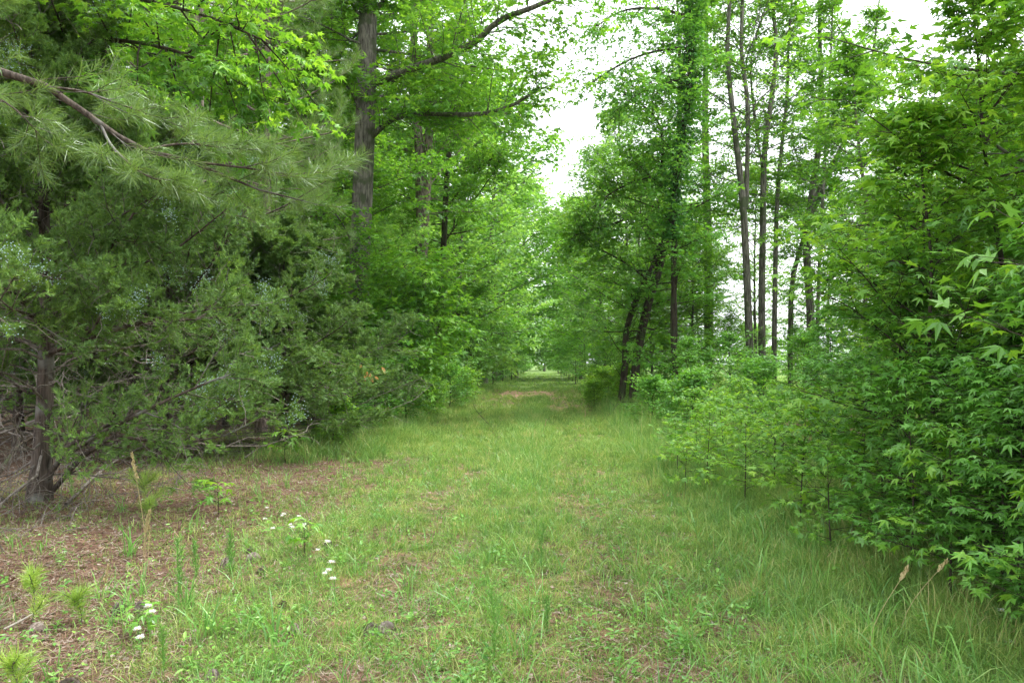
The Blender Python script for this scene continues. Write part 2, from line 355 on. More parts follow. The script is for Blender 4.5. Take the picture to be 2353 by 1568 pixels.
# ---------------------------------------------------------------- ground
def ground():
    a = np.concatenate([-np.geomspace(900, 12, 34), np.linspace(-11.5, 9.5, 176), np.geomspace(10, 900, 34)])
    b = np.concatenate([-np.geomspace(300, 4, 14), np.linspace(-3, 30, 220), np.geomspace(30.6, 1500, 70)])
    X, Y = np.meshgrid(a, b); Z = hgt(X, Y)+rng.normal(0, .006, X.shape)
    V = np.stack([X, Y, Z], -1).reshape(-1, 3); nx = len(a); ny = len(b)
    i = (np.arange(ny-1)*nx)[:, None]+np.arange(nx-1)[None]; i = i.ravel()
    T = np.vstack([np.stack([i, i+1, i+nx+1], 1), np.stack([i, i+nx+1, i+nx], 1)])
    m, N, Lk = mat('forest_floor')
    tc = N('ShaderNodeTexCoord'); sx = N('ShaderNodeSeparateXYZ'); Lk(tc.outputs['Object'], sx.inputs[0])
    def nz(s, det=5, r=.6):
        n = N('ShaderNodeTexNoise'); n.inputs['Scale'].default_value = s; n.inputs['Detail'].default_value = det; n.inputs['Roughness'].default_value = r
        Lk(tc.outputs['Object'], n.inputs[0]); return n.outputs[0]
    def mr(v, a0, a1, b0=0., b1=1.):
        n = N('ShaderNodeMapRange'); n.interpolation_type = 'SMOOTHSTEP'; Lk(v, n.inputs[0])
        for k, q in enumerate((a0, a1, b0, b1)): n.inputs[k+1].default_value = q
        return n.outputs[0]
    def op(o, p, q):
        n = N('ShaderNodeMath'); n.operation = o
        for k, v in enumerate((p, q)):
            if isinstance(v, (int, float)): n.inputs[k].default_value = v
            else: Lk(v, n.inputs[k])
        return n.outputs[0]
    def mx(f, p, q):
        n = N('ShaderNodeMix'); n.data_type = 'RGBA'; Lk(f, n.inputs[0])
        for k, v in ((6, p), (7, q)):
            if isinstance(v, tuple): n.inputs[k].default_value = (*v, 1)
            else: Lk(v, n.inputs[k])
        return n.outputs[2]
    fine = nz(38, 8, .7); mid = nz(6, 6); big = nz(1.1, 4)
    duff = ramp(N, [(.3, (.06, .036, .025)), (.5, (.135, .08, .055)), (.72, (.23, .155, .11))]); Lk(fine, duff.inputs[0])
    soil = ramp(N, [(.3, (.20, .12, .072)), (.55, (.33, .215, .13)), (.8, (.42, .30, .2))]); Lk(fine, soil.inputs[0])
    moss = ramp(N, [(.3, (.045, .065, .02)), (.55, (.09, .13, .035)), (.75, (.17, .17, .07))]); Lk(fine, moss.inputs[0])
    jx = op('ADD', sx.outputs[0], op('MULTIPLY', op('SUBTRACT', big, .5), 2.4))
    left = mr(jx, -2.9, -1.5, 1., 0.)
    inner = mr(jx, 2.2, 3.6)
    c = mx(mr(mid, .42, .6), moss.outputs[0], soil.outputs[0])
    c = mx(left, c, duff.outputs[0]); c = mx(inner, c, duff.outputs[0])
    # bare dirt where the old track surfaces
    bx = op('MULTIPLY', mr(sx.outputs[0], -2.6, -1.8), mr(sx.outputs[0], .2, 1.1, 1., 0.))
    by = op('MULTIPLY', mr(sx.outputs[1], 34, 37), mr(sx.outputs[1], 43, 46, 1., 0.))
    dirt = ramp(N, [(.3, (.30, .17, .11)), (.7, (.44, .29, .21))]); Lk(mid, dirt.inputs[0])
    c = mx(op('MULTIPLY', bx, by), c, dirt.outputs[0])
    field = mr(sx.outputs[0], 9, 14); c = mx(field, c, moss.outputs[0])
    green = ramp(N, [(.3, (.07, .13, .03)), (.7, (.15, .23, .05))]); Lk(fine, green.inputs[0]); c = mx(mr(sx.outputs[1], 44, 48), c, green.outputs[0])
    p = N('ShaderNodeBsdfPrincipled'); p.inputs['Roughness'].default_value = .95; p.inputs['Specular IOR Level'].default_value = .15; Lk(c, p.inputs['Base Color'])
    bp = N('ShaderNodeBump'); bp.inputs['Strength'].default_value = .8; bp.inputs['Distance'].default_value = .02; Lk(fine, bp.inputs['Height']); Lk(bp.outputs[0], p.inputs['Normal'])
    out = N('ShaderNodeOutputMaterial'); Lk(p.outputs[0], out.inputs[0])
    obj('ground', mesh('ground', [(V, T, 0)], [m], (0,)), kind='structure')
ground()

# noise in plan for patchiness
_gp = rng.uniform(0, 6.28, (6, 2)); _gf = rng.normal(0, 1, (6, 2))
def plan(x, y, s=1.):
    v = 0
    for k in range(6): v = v+np.sin(_gf[k, 0]*s*x*1.3+_gp[k, 0]+1.5*np.sin(_gf[k, 1]*s*y*.9+_gp[k, 1]))
    return v/6

# ---------------------------------------------------------------- grass
def blades(x, y, H, W, lean, az, seg=3, z=None):
    n = len(x); z = hgt(x, y) if z is None else z
    d = np.stack([np.cos(az), np.sin(az), 0*az], 1); fz = rng.uniform(0, pi, n)
    s = np.stack([np.cos(fz), np.sin(fz), 0*fz], 1)
    o = np.stack([x, y, z-.01], 1); V = []
    for k in range(seg):
        t = k/seg; c = o+d*(lean*H*t**1.8)[:, None]+np.array([0, 0, 1.])*(H*(t-.28*lean*t*t))[:, None]
        ww = (W*(1-.45*t))[:, None]*.5
        V += [c-s*ww, c+s*ww]
    V.append(o+d*(lean*H)[:, None]+np.array([0, 0, 1.])*(H*(1-.38*lean))[:, None])
    V = np.stack(V, 1); m = 2*seg+1
    T = []
    for k in range(seg-1): T += [(2*k, 2*k+1, 2*k+3), (2*k, 2*k+3, 2*k+2)]
    T.append((2*seg-2, 2*seg-1, 2*seg))
    T = np.array(T)
    return V.reshape(-1, 3), ((np.arange(n)*m)[:, None, None]+T[None]).reshape(-1, 3)
def bare(x, y):
    "0 where the ground is bare, 1 in thick grass"
    j = .55*plan(x, y, 1.6)
    g = ss(-3.5, -.7, x+j+.03*y)                        # pine straw side on the left
    g = np.where(y > 13, ss(-4.6, -3.6, x), g)
    g = g*(1-.75*np.exp(-((x+1.05+.1*np.sin(y))/.34)**2)*ss(15, 9, y)*ss(-.5, .3, plan(x, y*1.3, 2.2)))
    g = g*(1-.6*np.exp(-((x-.45)/.28)**2)*ss(12, 7, y)*ss(-.4, .3, plan(x+9, y*1.3, 2.2)))
    g = g*(1-.92*ss(-2.4, -1.8, x)*ss(.9, .3, x)*ss(36, 37.5, y)*ss(45, 43, y))
    g = g*ss(5.2, 3.4, x)**.6
    g = g*(1-.55*ss(.05, .5, plan(x*1.9+4, y*1.5, 2.6))*ss(11, 7, y))
    return np.clip(g, 0, 1)
def sow(n, y0, y1, clump=14, keepbare=.2, xl=-7, xr=6):
    m = n//clump; y = y0+(y1-y0)*rng.random(m*3); x = rng.uniform(-1, 1, m*3)*(y*.75+1.2)-.04*y
    k = (x > xl) & (x < xr) & (rng.random(m*3) < keepbare+(1-keepbare)*bare(x, y)*(.62+.38*plan(x*2, y*2, 3))); x, y = x[k], y[k]
    x, y = x[:m], y[:m]
    sp = .02+.05*rng.random(len(x))
    X = np.repeat(x, clump)+rng.normal(0, 1, len(x)*clump)*np.repeat(sp, clump)
    Y = np.repeat(y, clump)+rng.normal(0, 1, len(x)*clump)*np.repeat(sp, clump)
    hs = np.repeat(rng.uniform(.6, 1.3, len(x)), clump)
    return X, Y, hs
def lawn():
    out = []
    for n, y0, y1, w, seg in ((95000, 2.9, 5.5, .0034, 3), (130000, 5.5, 9, .0044, 3), (130000, 9, 15, .006, 2), (120000, 15, 26, .009, 2), (80000, 26, 50, .016, 1), (100000, 50, 130, .035, 1)):
        x, y, hs = sow(n, y0, y1)
        edge = ss(1.0, 2.6, x-.02*y)+.5*ss(-1.8, -3.2, x)*ss(9, 14, y)
        H = (.05+.13*rng.random(len(x))**3+.10*ss(9, 20, y)+.16*edge)*hs*(1+.5*plan(x, y, 1.1))
        H = H*(.55+.45*bare(x, y))
        out.append(blades(x, y, np.maximum(H, .02), w*rng.uniform(.8, 1.8, len(x)), rng.uniform(.1, 1.3, len(x)), rng.uniform(0, 2*pi, len(x)), seg))
    obj('grass', mesh('grass', [(*cat(out), 0)], [M_GRASS]), kind='stuff', label='short patchy green grass covering the old track', category='grass')
    # tall verge grass, both sides
    out = []
    for n, y0, y1, w, seg in ((3000, 3.2, 9, .0052, 4), (4600, 9, 18, .0075, 3), (4600, 18, 50, .013, 2)):
        cy_ = rng.uniform(y0, y1, n); rt = rng.random(n) < .68
        cx_ = np.where(rt, 1.25+2.6*rng.random(n)**.8+.02*cy_, -2.7-1.8*rng.random(n)); k = (rt | (cy_ > 11)) & (plan(cx_*1.2, cy_*1.2, 2.) > -.35) & ~((cx_ > 2.3) & (cy_ < 6.5) & (rng.random(n) < .75))
        cx_, cy_ = cx_[k], cy_[k]; q = rng.integers(4, 16, len(cx_)); m = q.sum()
        x = np.repeat(cx_, q)+rng.normal(0, .035, m); y = np.repeat(cy_, q)+rng.normal(0, .035, m)
        H = np.repeat((.13+.36*rng.random(len(cx_))**1.6)*(.75+.4*ss(6, 14, cy_))*ss(1.0, 2.0, np.abs(cx_)), q)*rng.uniform(.45, 1.1, m)
        out.append(blades(x, y, H, w*rng.uniform(.5, 1.5, m), rng.uniform(.05, 1.2, m), rng.uniform(0, 2*pi, m), seg))
    # knee high strip between the wheel ruts
    n = 2600; cy_ = rng.uniform(8, 34, n); cx_ = -.25+rng.normal(0, .28, n); q = rng.integers(4, 12, n); m = q.sum()
    x = np.repeat(cx_, q)+rng.normal(0, .03, m); y = np.repeat(cy_, q)+rng.normal(0, .03, m)
    out.append(blades(x, y, np.repeat(rng.uniform(.1, .34, n)*ss(7, 11, cy_), q)*rng.uniform(.5, 1.1, m), np.full(m, .007), rng.uniform(.05, 1.1, m), rng.uniform(0, 6.3, m), 3))
    # loose coarse clumps
    m = 1700; cyy = 3+14*rng.random(m)**1.3; cxx = rng.uniform(-1, 1, m)*(cyy*.72+.6)-.3
    kk = (cxx > -5) & (cxx < 4.2) & (rng.random(m) < .35+.65*bare(cxx, cyy)); cxx, cyy = cxx[kk], cyy[kk]; q = rng.integers(5, 16, len(cxx))
    x = np.repeat(cxx, q)+rng.normal(0, .03, q.sum()); y = np.repeat(cyy, q)+rng.normal(0, .03, q.sum()); hh = np.repeat(rng.uniform(.10, .28, len(cxx))+.14*ss(1., 2.2, cxx), q)*rng.uniform(.5, 1.1, len(x))
    cl = blades(x, y, hh, .0035+.02*hh*rng.uniform(.6, 1.2, len(x)), rng.uniform(.1, 1.2, len(x)), rng.uniform(0, 6.3, len(x)), 4)
    obj('coarse_grass', mesh('coarse_grass', [(*cl, 0)], [M_COARSE]), kind='stuff', label='loose clumps of coarser bright grass among the short grass', category='grass')
    # seeded stalks
    n = 2200; y = rng.uniform(4.5, 26, n); x = 1.2+.03*y+rng.random(n)*2.2; out.append(blades(x, y, rng.uniform(.3, .6, n)*(.75+.6*ss(8, 15, y)), .003+.0003*y, rng.uniform(0, .35, n), rng.uniform(0, 6.3, n), 3))
    obj('tall_grass', mesh('tall_grass', [(*cat(out), 0)], [M_TALL]), kind='stuff', label='taller mixed grass standing along both edges of the track', category='grass')
    # broad small leaves of ground weeds
    n = 60000; y = 3+13*rng.random(n)**1.5; x = rng.uniform(-1, 1, n)*(y*.72+.8)
    k = (rng.random(n) < .25+.75*bare(x, y)) & (x > -7) & (x < 5.5) & (plan(x*1.4, y*1.4, 2.5) > -.2); x, y = x[k], y[k]
    z = hgt(x, y)+.01+.05*rng.random(len(x)); a = rng.uniform(0, 2*pi, len(x))
    o = np.stack([x, y, z], 1); d = np.stack([np.cos(a), np.sin(a), rng.uniform(0, .6, len(x))], 1)
    v = stamp(o, d, np.array([0, 0, 1.])+rng.normal(0, .35, o.shape), rng.uniform(.012, .034, len(x)), KITE)
    m = 1700; wy = 3+16*rng.random(m)**1.2; wx = rng.uniform(-1, 1, m)*(wy*.7+.6)-.2; k = (wx > -5) & (wx < 4.5) & (rng.random(m) < .3+.7*bare(wx, wy)) & (plan(wx*1.7, wy*1.7, 2.) > -.1); wx, wy = wx[k], wy[k]
    q = 14; a = rng.uniform(0, 6.3, len(wx)*q); hh = np.repeat(rng.uniform(.05, .26, len(wx)), q)*rng.random(len(a)); o = np.stack([np.repeat(wx, q)+rng.normal(0, .012, len(a)), np.repeat(wy, q)+rng.normal(0, .012, len(a)), 0*a+hh], 1); o[:, 2] += hgt(o[:, 0], o[:, 1])
    v2 = stamp(o, np.stack([np.cos(a), np.sin(a), rng.uniform(-.2, .8, len(a))], 1), np.array([0, 0, 1.])+rng.normal(0, .3, o.shape), rng.uniform(.02, .055, len(a)), OVAL); v = cat([v, v2])
    obj('ground_weeds', mesh('ground_weeds', [(*v, 0)], [M_FORB]), kind='stuff', label='tiny broad weed leaves creeping between the grass blades', category='weeds')
def duff():
    n = 200000; y = 2.9+14*rng.random(n)**1.6; x = rng.uniform(-1, 1, n)*(y*.75+.8)-.3
    b = bare(x, y); k = (rng.random(n) < (.3+.7*(1-b))) & (x < 3.6) & (x > -9); x, y = x[k], y[k]
    n = len(x); a = rng.uniform(0, 2*pi, n); L = rng.uniform(.07, .17, n); z = hgt(x, y)+rng.uniform(.004, .03, n)
    d = np.stack([np.cos(a), np.sin(a), rng.normal(0, .09, n)], 1); s = np.stack([-np.sin(a), np.cos(a), 0*a], 1)
    o = np.stack([x, y, z], 1); W = (.0009+.00022*y)[:, None]; mid = o+d*(L/2)[:, None]+s*(rng.normal(0, .08, n)*L)[:, None]; e = o+d*L[:, None]
    V = np.stack([o-s*W, o+s*W, mid+s*W, mid-s*W, e], 1).reshape(-1, 3)
    T = ((np.arange(n)*5)[:, None, None]+np.array([(0, 1, 2), (0, 2, 3), (3, 2, 4)])[None]).reshape(-1, 3)
    m = 30000; y = 3+14*rng.random(m)**1.4; x = rng.uniform(-1, 1, m)*(y*.75+.8)-.3
    k = (rng.random(m) < (.25+.75*(1-bare(x, y)))) & (x < 4.5) & (x > -10); x, y = x[k], y[k]; a = rng.uniform(0, 6.3, len(x))
    o = np.stack([x, y, hgt(x, y)+.012], 1); d = np.stack([np.cos(a), np.sin(a), rng.normal(0, .2, len(x))], 1)
    lf = stamp(o, d, np.array([0, 0, 1.])+rng.normal(0, .4, o.shape), rng.uniform(.02, .06, len(x)), LOBE)
    obj('pine_straw_litter', mesh('pine_straw_litter', [(V, T, 0), (*lf, 1)], [M_DUFF, M_LITTER]), kind='stuff', label='reddish fallen pine needles and dry leaves covering the ground under the cedars', category='leaf litter')
lawn(); duff()

# ---------------------------------------------------------------- prototypes
GW = (M_BARK, M_GUM); DW = (M_BARKD, M_GUM)
ROUND = lambda s: (.6+.4*np.sin(pi*np.clip(s*.9+.05, 0, 1)))*np.clip((1-s)*3.2+.1, 0, 1)
FAR = [broadleaf(H, .16, .12, sp, (38, 8, 5, 9), KITE, .22, (M_BARK, m), e0=0, e1=62, twigL=.8, name='far', prof=ROUND) for H, sp, m in ((13, 4.2, M_FAR), (15, 4.2, M_GUM), (11, 3.6, M_FAR), (14, 4.4, M_YOUNG))]
AIRY = [broadleaf(13, .10, .14, 3.3, (34, 9, 5, 7), LOBE, .15, (M_BARK, m), e0=10, e1=60, twigL=.6, name='airy', prof=ROUND, S=4) for m in (M_FAR, M_GUM)]
MID = [broadleaf(H, r, cb, sp, (50, 12, 7, 12), LOBE, .14, (M_BARK, m), e0=0, e1=60, name='mid', twigL=.6, prof=ROUND) for H, r, cb, sp, m in ((14, .15, .08, 3.8, M_GUM), (16, .18, .16, 4.0, M_GUM), (12, .11, .06, 3.4, M_FAR))]
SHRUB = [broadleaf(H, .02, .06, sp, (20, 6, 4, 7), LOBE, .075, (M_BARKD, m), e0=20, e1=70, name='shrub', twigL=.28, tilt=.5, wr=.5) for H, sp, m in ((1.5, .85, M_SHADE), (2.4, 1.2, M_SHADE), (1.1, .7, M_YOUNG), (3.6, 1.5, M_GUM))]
def sap(H, r, cb, sp, n, size, m, tl=.3, **k):
    return broadleaf(H, r, cb, sp, n, STAR, size, (M_BARKD, m), e0=k.pop('e0', 8), e1=k.pop('e1', 45), name='sapling', twigL=tl, tilt=.32, droop=.28, planar=.93, S=2, wr=min(1, .22+.11*H), **k)
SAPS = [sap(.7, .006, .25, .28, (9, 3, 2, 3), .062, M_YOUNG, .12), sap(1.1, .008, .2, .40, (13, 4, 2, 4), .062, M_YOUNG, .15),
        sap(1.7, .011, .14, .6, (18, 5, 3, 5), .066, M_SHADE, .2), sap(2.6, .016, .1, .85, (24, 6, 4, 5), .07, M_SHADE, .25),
        sap(4.2, .022, .1, 1.2, (24, 7, 4, 5), .072, M_YOUNG, .3), sap(6.5, .034, .12, 1.7, (28, 8, 4, 6), .076, M_YOUNG, .35)]
SAPS.append(sap(2.35, .011, .62, .75, (11, 4, 2, 4), .085, M_YOUNG, .22))

# pines
def pine(H, r0, cb, spread, n, tmpls, size, name='pine', trunk=None, extra=None, own=True, mats=None, e0=-8, e1=45, bare_n=10):
    mats = mats or (M_PINEB, M_NEEDLE)
    if trunk is None:
        k = np.linspace(0, 1, 10)[:, None]; trunk = np.hstack([.006*H*np.sin(4*k), .006*H*np.sin(5*k), k*H])
    trunk = rs(trunk, 18); kk = np.linspace(0, 1, 18)
    wood = [tube(trunk, r0*(1-.85*kk)*(1+.3*np.exp(-kk*30)), 14)]
    P1, L1 = primaries(trunk, n[0], cb, .99, spread, e0, e1, bend=.35)
    if bare_n:
        PD, LD = primaries(trunk, bare_n, cb*.45, cb, spread*.5, -10, 10, bend=-.1); wood.append(tube(PD, taperR(.006*LD+.004, 7), 4))
        PE, LE = kids(PD, 4, .3, 1, 50, LD*.3, 4, .5); wood.append(tube(PE, taperR(.003+0*LE, 4), 3))
    wood.append(tube(P1, taperR(.008*L1+.008, 7, .3), 5))
    if extra is not None: P1 = np.concatenate([P1, np.stack([rs(e, 7) for e in extra])]); L1 = np.concatenate([L1, [np.linalg.norm(np.diff(e, axis=0), axis=1).sum() for e in P1[-len(extra):]]])
    P2, L2 = kids(P1, n[1], .25, 1, 45, L1*.36, 5, .8, .1, .3)
    wood.append(tube(P2, taperR(.005*L2+.003, 5, .4), 4))
    P3, L3 = kids(P2, n[2], .15, 1, 42, L2*.5, 4, .6, .15, .3)
    tw = tube(P3, taperR(.003+0*L3, 4, .6), 3)
    o = []; d = []
    for P, q in ((P3, n[3]), (P2, n[3]+1)):
        for j in range(q):
            t = 1-.22*j; f = t*(P.shape[1]-1); i = min(int(f), P.shape[1]-2); f -= i
            o.append(P[:, i]*(1-f)+P[:, i+1]*f); d.append(nrm(P[:, i+1]-P[:, i]+np.array([0, 0, .003])))
    o = np.vstack(o); d = np.vstack(d)
    nd = multi(o, d, size*rng.uniform(.75, 1.15, len(o)), tmpls, tilt=1.)
    return {'trunk': mesh(name+'_trunk', [(*cat(wood), 0)], [mats[0]], (0,)), 'crown': mesh(name+'_crown', [(*cat(nd), 0), (*tw, 1)], [mats[1], mats[0]])}
PINES = [pine(19, .17, .30, 2.9, (46, 8, 4, 3), TUFTF, .19), pine(17, .14, .22, 3.2, (44, 8, 4, 3), TUFTF, .19)]

# cedars
def cedar(H, r0, cb, spread, n, size, extra=None, stems=None, berries=True, dead=26, lean=(0, 0), name='cedar'):
    k = np.linspace(0, 1, 9)[:, None]
    trunk = rs(np.hstack([lean[0]*k**1.3+.05*np.sin(5*k), lean[1]*k+.05*np.sin(4*k+1)-.05*sin(1), k*H]), 16)
    kk = np.linspace(0, 1, 16); wood = [tube(trunk, r0*(1-.9*kk)*(1+.4*np.exp(-kk*22)), 12)]
    for st, r in (stems or []):
        st = rs(st, 10); wood.append(tube(st, np.linspace(r, r*.4, 10), 9))
    prof = lambda s: np.clip(1.05-.75*s, 0, 1)*(.8+.2*np.sin(9*s))
    P1, L1 = primaries(trunk, n[0], cb, .98, spread, 2, 55, bend=.25, prof=prof, wob=.12)
    if extra is not None:
        EX = np.stack([rs(e, 7) for e in extra]); LX = np.linalg.norm(np.diff(EX, axis=1), axis=2).sum(1)
        P1 = np.concatenate([P1, EX]); L1 = np.concatenate([L1, LX])
    wood.append(tube(P1, taperR(.009*L1+.006, 7, .2), 6))
    PD, LD = primaries(trunk, dead, .05, cb*1.15, spread*.95, -12, 22, bend=.1, prof=lambda s: .5+.5*rng.random(len(s)), wob=.2)
    dw = [tube(PD, taperR(.005*LD+.004, 7, .25), 5)]
    PE, LE = kids(PD, 7, .2, 1, 50, LD*.38, 5, .3, 0, 0, .22); dw.append(tube(PE, taperR(.004+0*LE, 5, .4), 3))
    PF, LF = kids(PE, 4, .2, 1, 50, LE*.5, 4, .2, 0, -.2, .25); dw.append(tube(PF, taperR(.0022+0*LF, 4, .5), 3))
    P2, L2 = kids(P1, n[1], .12, 1, 48, L1*.36, 5, .55, .12, .25, .12); wood.append(tube(P2, taperR(.005*L2+.003, 5, .35), 4))
    P3, L3 = kids(P2, n[2], .05, 1, 45, L2*.5+.08, 4, .3, .1, .2, .12)
    tw = tube(P3, taperR(.0025+0*L3, 4, .5), 3)
    N, K0, _ = P3.shape; m = n[3]
    t = rng.uniform(.1, 1, (N, m)); f = t*(K0-1); i = np.minimum(f.astype(int), K0-2); f = (f-i)[..., None]; a = np.arange(N)[:, None]
    o = (P3[a, i]*(1-f)+P3[a, i+1]*f).reshape(-1, 3); tan = nrm(P3[a, i+1]-P3[a, i]).reshape(-1, 3)
    d = nrm(tan+rng.normal(0, .65, tan.shape)+np.array([0, 0, .18]))
    sp = multi(o, d, size*rng.uniform(.6, 1.25, len(o)), SPRAY, tilt=1.2)
    parts = {'trunk': mesh(name+'_trunk', [(*cat(wood), 0)], [M_CEDB], (0,)), 'dead_branches': mesh(name+'_dead', [(*cat(dw), 0)], [M_DEAD]),
             'crown': mesh(name+'_crown', [(*cat(sp), 0), (*tw, 1), (*tube(path(P2[:, 2], nrm(rng.normal(0, 1, (len(P2), 3))), .25+.3*rng.random(len(P2)), 5, -.2, .3), .003, 3), 1)], [M_CEDAR, M_DEAD])}
    if berries:
        tips = P3[:, -1]; rad = np.hypot(tips[:, 0], tips[:, 1])+.25*tips[:, 2]; far_ = tips[rad > np.quantile(rad, .62)]; c = far_[rng.integers(0, len(far_), 60)]
        dd = np.linalg.norm(tips[:, None]-c[None], axis=2).min(1); sel = tips[(dd < .21) & (rng.random(len(tips)) < .85)]
        q = (sel[:, None]+rng.normal(0, .045, (len(sel), 26, 3))+np.array([0, 0, .02])).reshape(-1, 3)
        OV = np.array([(1, 0, 0), (-1, 0, 0), (0, 1, 0), (0, -1, 0), (0, 0, 1), (0, 0, -1)], float)*.5
        OT = np.array([(0, 2, 4), (2, 1, 4), (1, 3, 4), (3, 0, 4), (2, 0, 5), (1, 2, 5), (3, 1, 5), (0, 3, 5)])
        e = rng.normal(size=q.shape)
        parts['berries'] = mesh(name+'_berries', [(*stamp(q, e, rng.normal(size=q.shape), rng.uniform(.009, .016, len(q)), (OV, OT)), 0)], [M_BERRY])
    return parts


def local(pts, base): return np.array([np.asarray(p)-base for p in pts])
def base_at(px, d):
    p = at(px, 836, d); return np.array([p[0], p[1], float(hgt(p[0], p[1]))-.03])
def hero(name, label, px, d, tr, limbs=(), cat_='tree', **k):
    "tree whose trunk and main limbs follow given sight lines; tr/limbs: (px, py, depth)"
    b = base_at(px, d); T = local([b]+[at(*q) for q in tr], b)
    ex = [local([at(*q) for q in l[0]], b) for l in limbs]
    pr = broadleaf(trunk=T, extra=ex, name=name, **k)
    r = thing(name, label, cat_, b)
    for pn, me in pr.items(): obj(pn, me, r)
    for l, e in zip(limbs, ex):
        p = rs(e, 14); obj('limb', mesh('limb', [(*tube(p, np.linspace(l[1], l[2], 14)*(1+rng.normal(0, .05, 14)), 9), 0)], [k['mats'][0]], (0,)), r)
    return r, b, T

# ---------------------------------------------------------------- left side trees
D = 21
hero('sweetgum_tree', 'tall tree with the thickest grey trunk, two long limbs reaching over the track', 815, D,
     [(822, 700, D), (838, 300, D), (845, 0, D), (850, -250, D), (858, -520, D), (860, -800, D)],
     [([(848, 318, D), (880, 290, D-.3), (920, 264, D-.6), (1000, 262, D-1), (1100, 262, D-1.6), (1180, 240, D-2), (1240, 200, D-2.2)], .095, .035),
      ([(848, 195, D), (930, 162, D-.5), (1010, 135, D-1), (1090, 98, D-1.6), (1150, 45, D-2.2), (1265, 0, D-2.8), (1340, -60, D-3)], .12, .05),
      ([(835, 280, D), (815, 225, D-.4), (790, 190, D-.8), (760, 168, D-1.2)], .06, .025),
      ([(842, 70, D), (815, 20, D-.3), (780, -40, D-.8)], .06, .03),
      ([(846, 30, D), (885, 0, D-.3), (960, -90, D-1)], .08, .04),
      ([(822, 700, D), (860, 640, D-.8), (920, 620, D-1.6), (990, 640, D-2.2)], .03, .01), ([(822, 620, D), (800, 540, D-1.2), (760, 480, D-2), (720, 470, D-2.6)], .03, .01),
      ([(820, 760, D), (880, 720, D-1), (950, 720, D-2), (1020, 750, D-2.4)], .03, .01), ([(818, 800, D), (850, 770, D-1.5), (900, 780, D-2.5), (960, 830, D-3)], .03, .01)],
     H=20, r0=.31, cb=.36, spread=4.8, n=(58, 13, 7, 11), leaf=LOBE, size=.14, mats=GW, trunkr=[.36, .30, .29, .26, .22, .15, .04], e0=-5, e1=50, side=(.2, .35), shun=-1.4, twigL=.55)
D = 30
b = base_at(957, D)
r, b, T = hero('twin_trunk_tree', 'pinkish grey tree whose trunk forks into two close parallel stems', 957, D,
     [(960, 720, D), (970, 540, D), (966, 440, D), (962, 330, D), (955, 240, D), (950, 100, D), (950, -150, D), (945, -400, D)],
     [([(972, 560, D), (979, 430, D), (985, 300, D), (986, 200, D), (989, 0, D), (992, -200, D), (995, -400, D)], .21, .09)],
     H=20, r0=.27, cb=.30, spread=3.4, n=(40, 9, 6, 9), leaf=LOBE, size=.15, mats=(M_PINEB, M_GUM), trunkr=[.32, .27, .25, .20, .17, .15, .12, .05], shun=-1.4)
D = 34
hero('slim_dark_tree', 'slim dark tree with rising side branches just behind the twin stemmed one', 1003, D,
     [(1012, 700, D), (1020, 540, D), (1028, 380, D), (1042, 280, D), (1050, 100, D), (1050, -100, D)],
     [([(1024, 480, D), (1070, 420, D-.5), (1120, 370, D-1), (1180, 350, D-1.5)], .04, .015), ([(1018, 560, D), (1060, 500, D), (1110, 430, D-1), (1150, 370, D-1)], .04, .015)],
     H=17, r0=.16, cb=.18, spread=4.0, n=(44, 10, 6, 9), leaf=LOBE, size=.15, mats=(M_BARKD, M_GUM), trunkr=[.18, .15, .14, .13, .11, .09, .04], shun=-1.4)
# overhanging sweetgum above the pine bough
D = 9.5
hero('overhanging_maple', 'bright leafed maple hanging into the top corner above the pine bough', -80, D,
     [(-70, 500, D), (-60, 200, D), (-40, -100, D), (-20, -350, D)],
     [([(-50, 200, D), (60, 120, D-.6), (200, 90, D-1.1), (380, 110, D-1.4), (520, 170, D-1.6)], .04, .01),
      ([(-50, 90, D), (80, 10, D-.7), (250, -10, D-1.2), (450, 30, D-1.5), (600, 90, D-1.6)], .04, .01)],
     H=9, r0=.09, cb=.55, spread=2.2, n=(22, 11, 6, 10), leaf=STAR, size=.10, mats=(M_BARKD, M_YOUNG), trunkr=[.1, .085, .07, .05, .03], twigL=.3, tilt=.35, S=4)
# pines
def pine_at(label, k, px, d, rz, sc, **kw):
    p = at(px, 836, d); plant('pine_tree', label, 'pine tree', PINES[k], p[0], p[1], rz, sc, group='pines on the left side', **kw)
pine_at('straight grey pine trunk standing behind the top of the berried cedar', 0, 405, 16, 1, (1, 1, 1))
pine_at('reddish pine just beside the straight grey pine, slightly thicker', 1, 455, 14.5, 4, (1.1, 1.1, 1))
pine_at('slender pine far behind the berried cedar', 0, 300, 24, 2, 1)
pine_at('pine with soft drooping boughs next to the thick grey trunk', 1, 600, 15.5, .3, (.75, .75, .9))
pine_at('thin pine seen between the soft boughed pine and the thick trunk', 0, 720, 27, 5, 1)
pine_at('distant pine above the middle of the cedars', 1, 560, 30, 3, 1)
pine_at('pine deep in the stand behind the overhanging maple', 0, 120, 21, 5.5, 1)
pine_at('pine at the outer corner of the stand by the lichen cedar', 1, -60, 16, 2.5, 1)
pine_at('pine rising behind the slim dark tree', 0, 900, 42, 1.5, 1)
pine_at('farthest pine of the stand behind the cedars', 1, 200, 34, .5, 1)
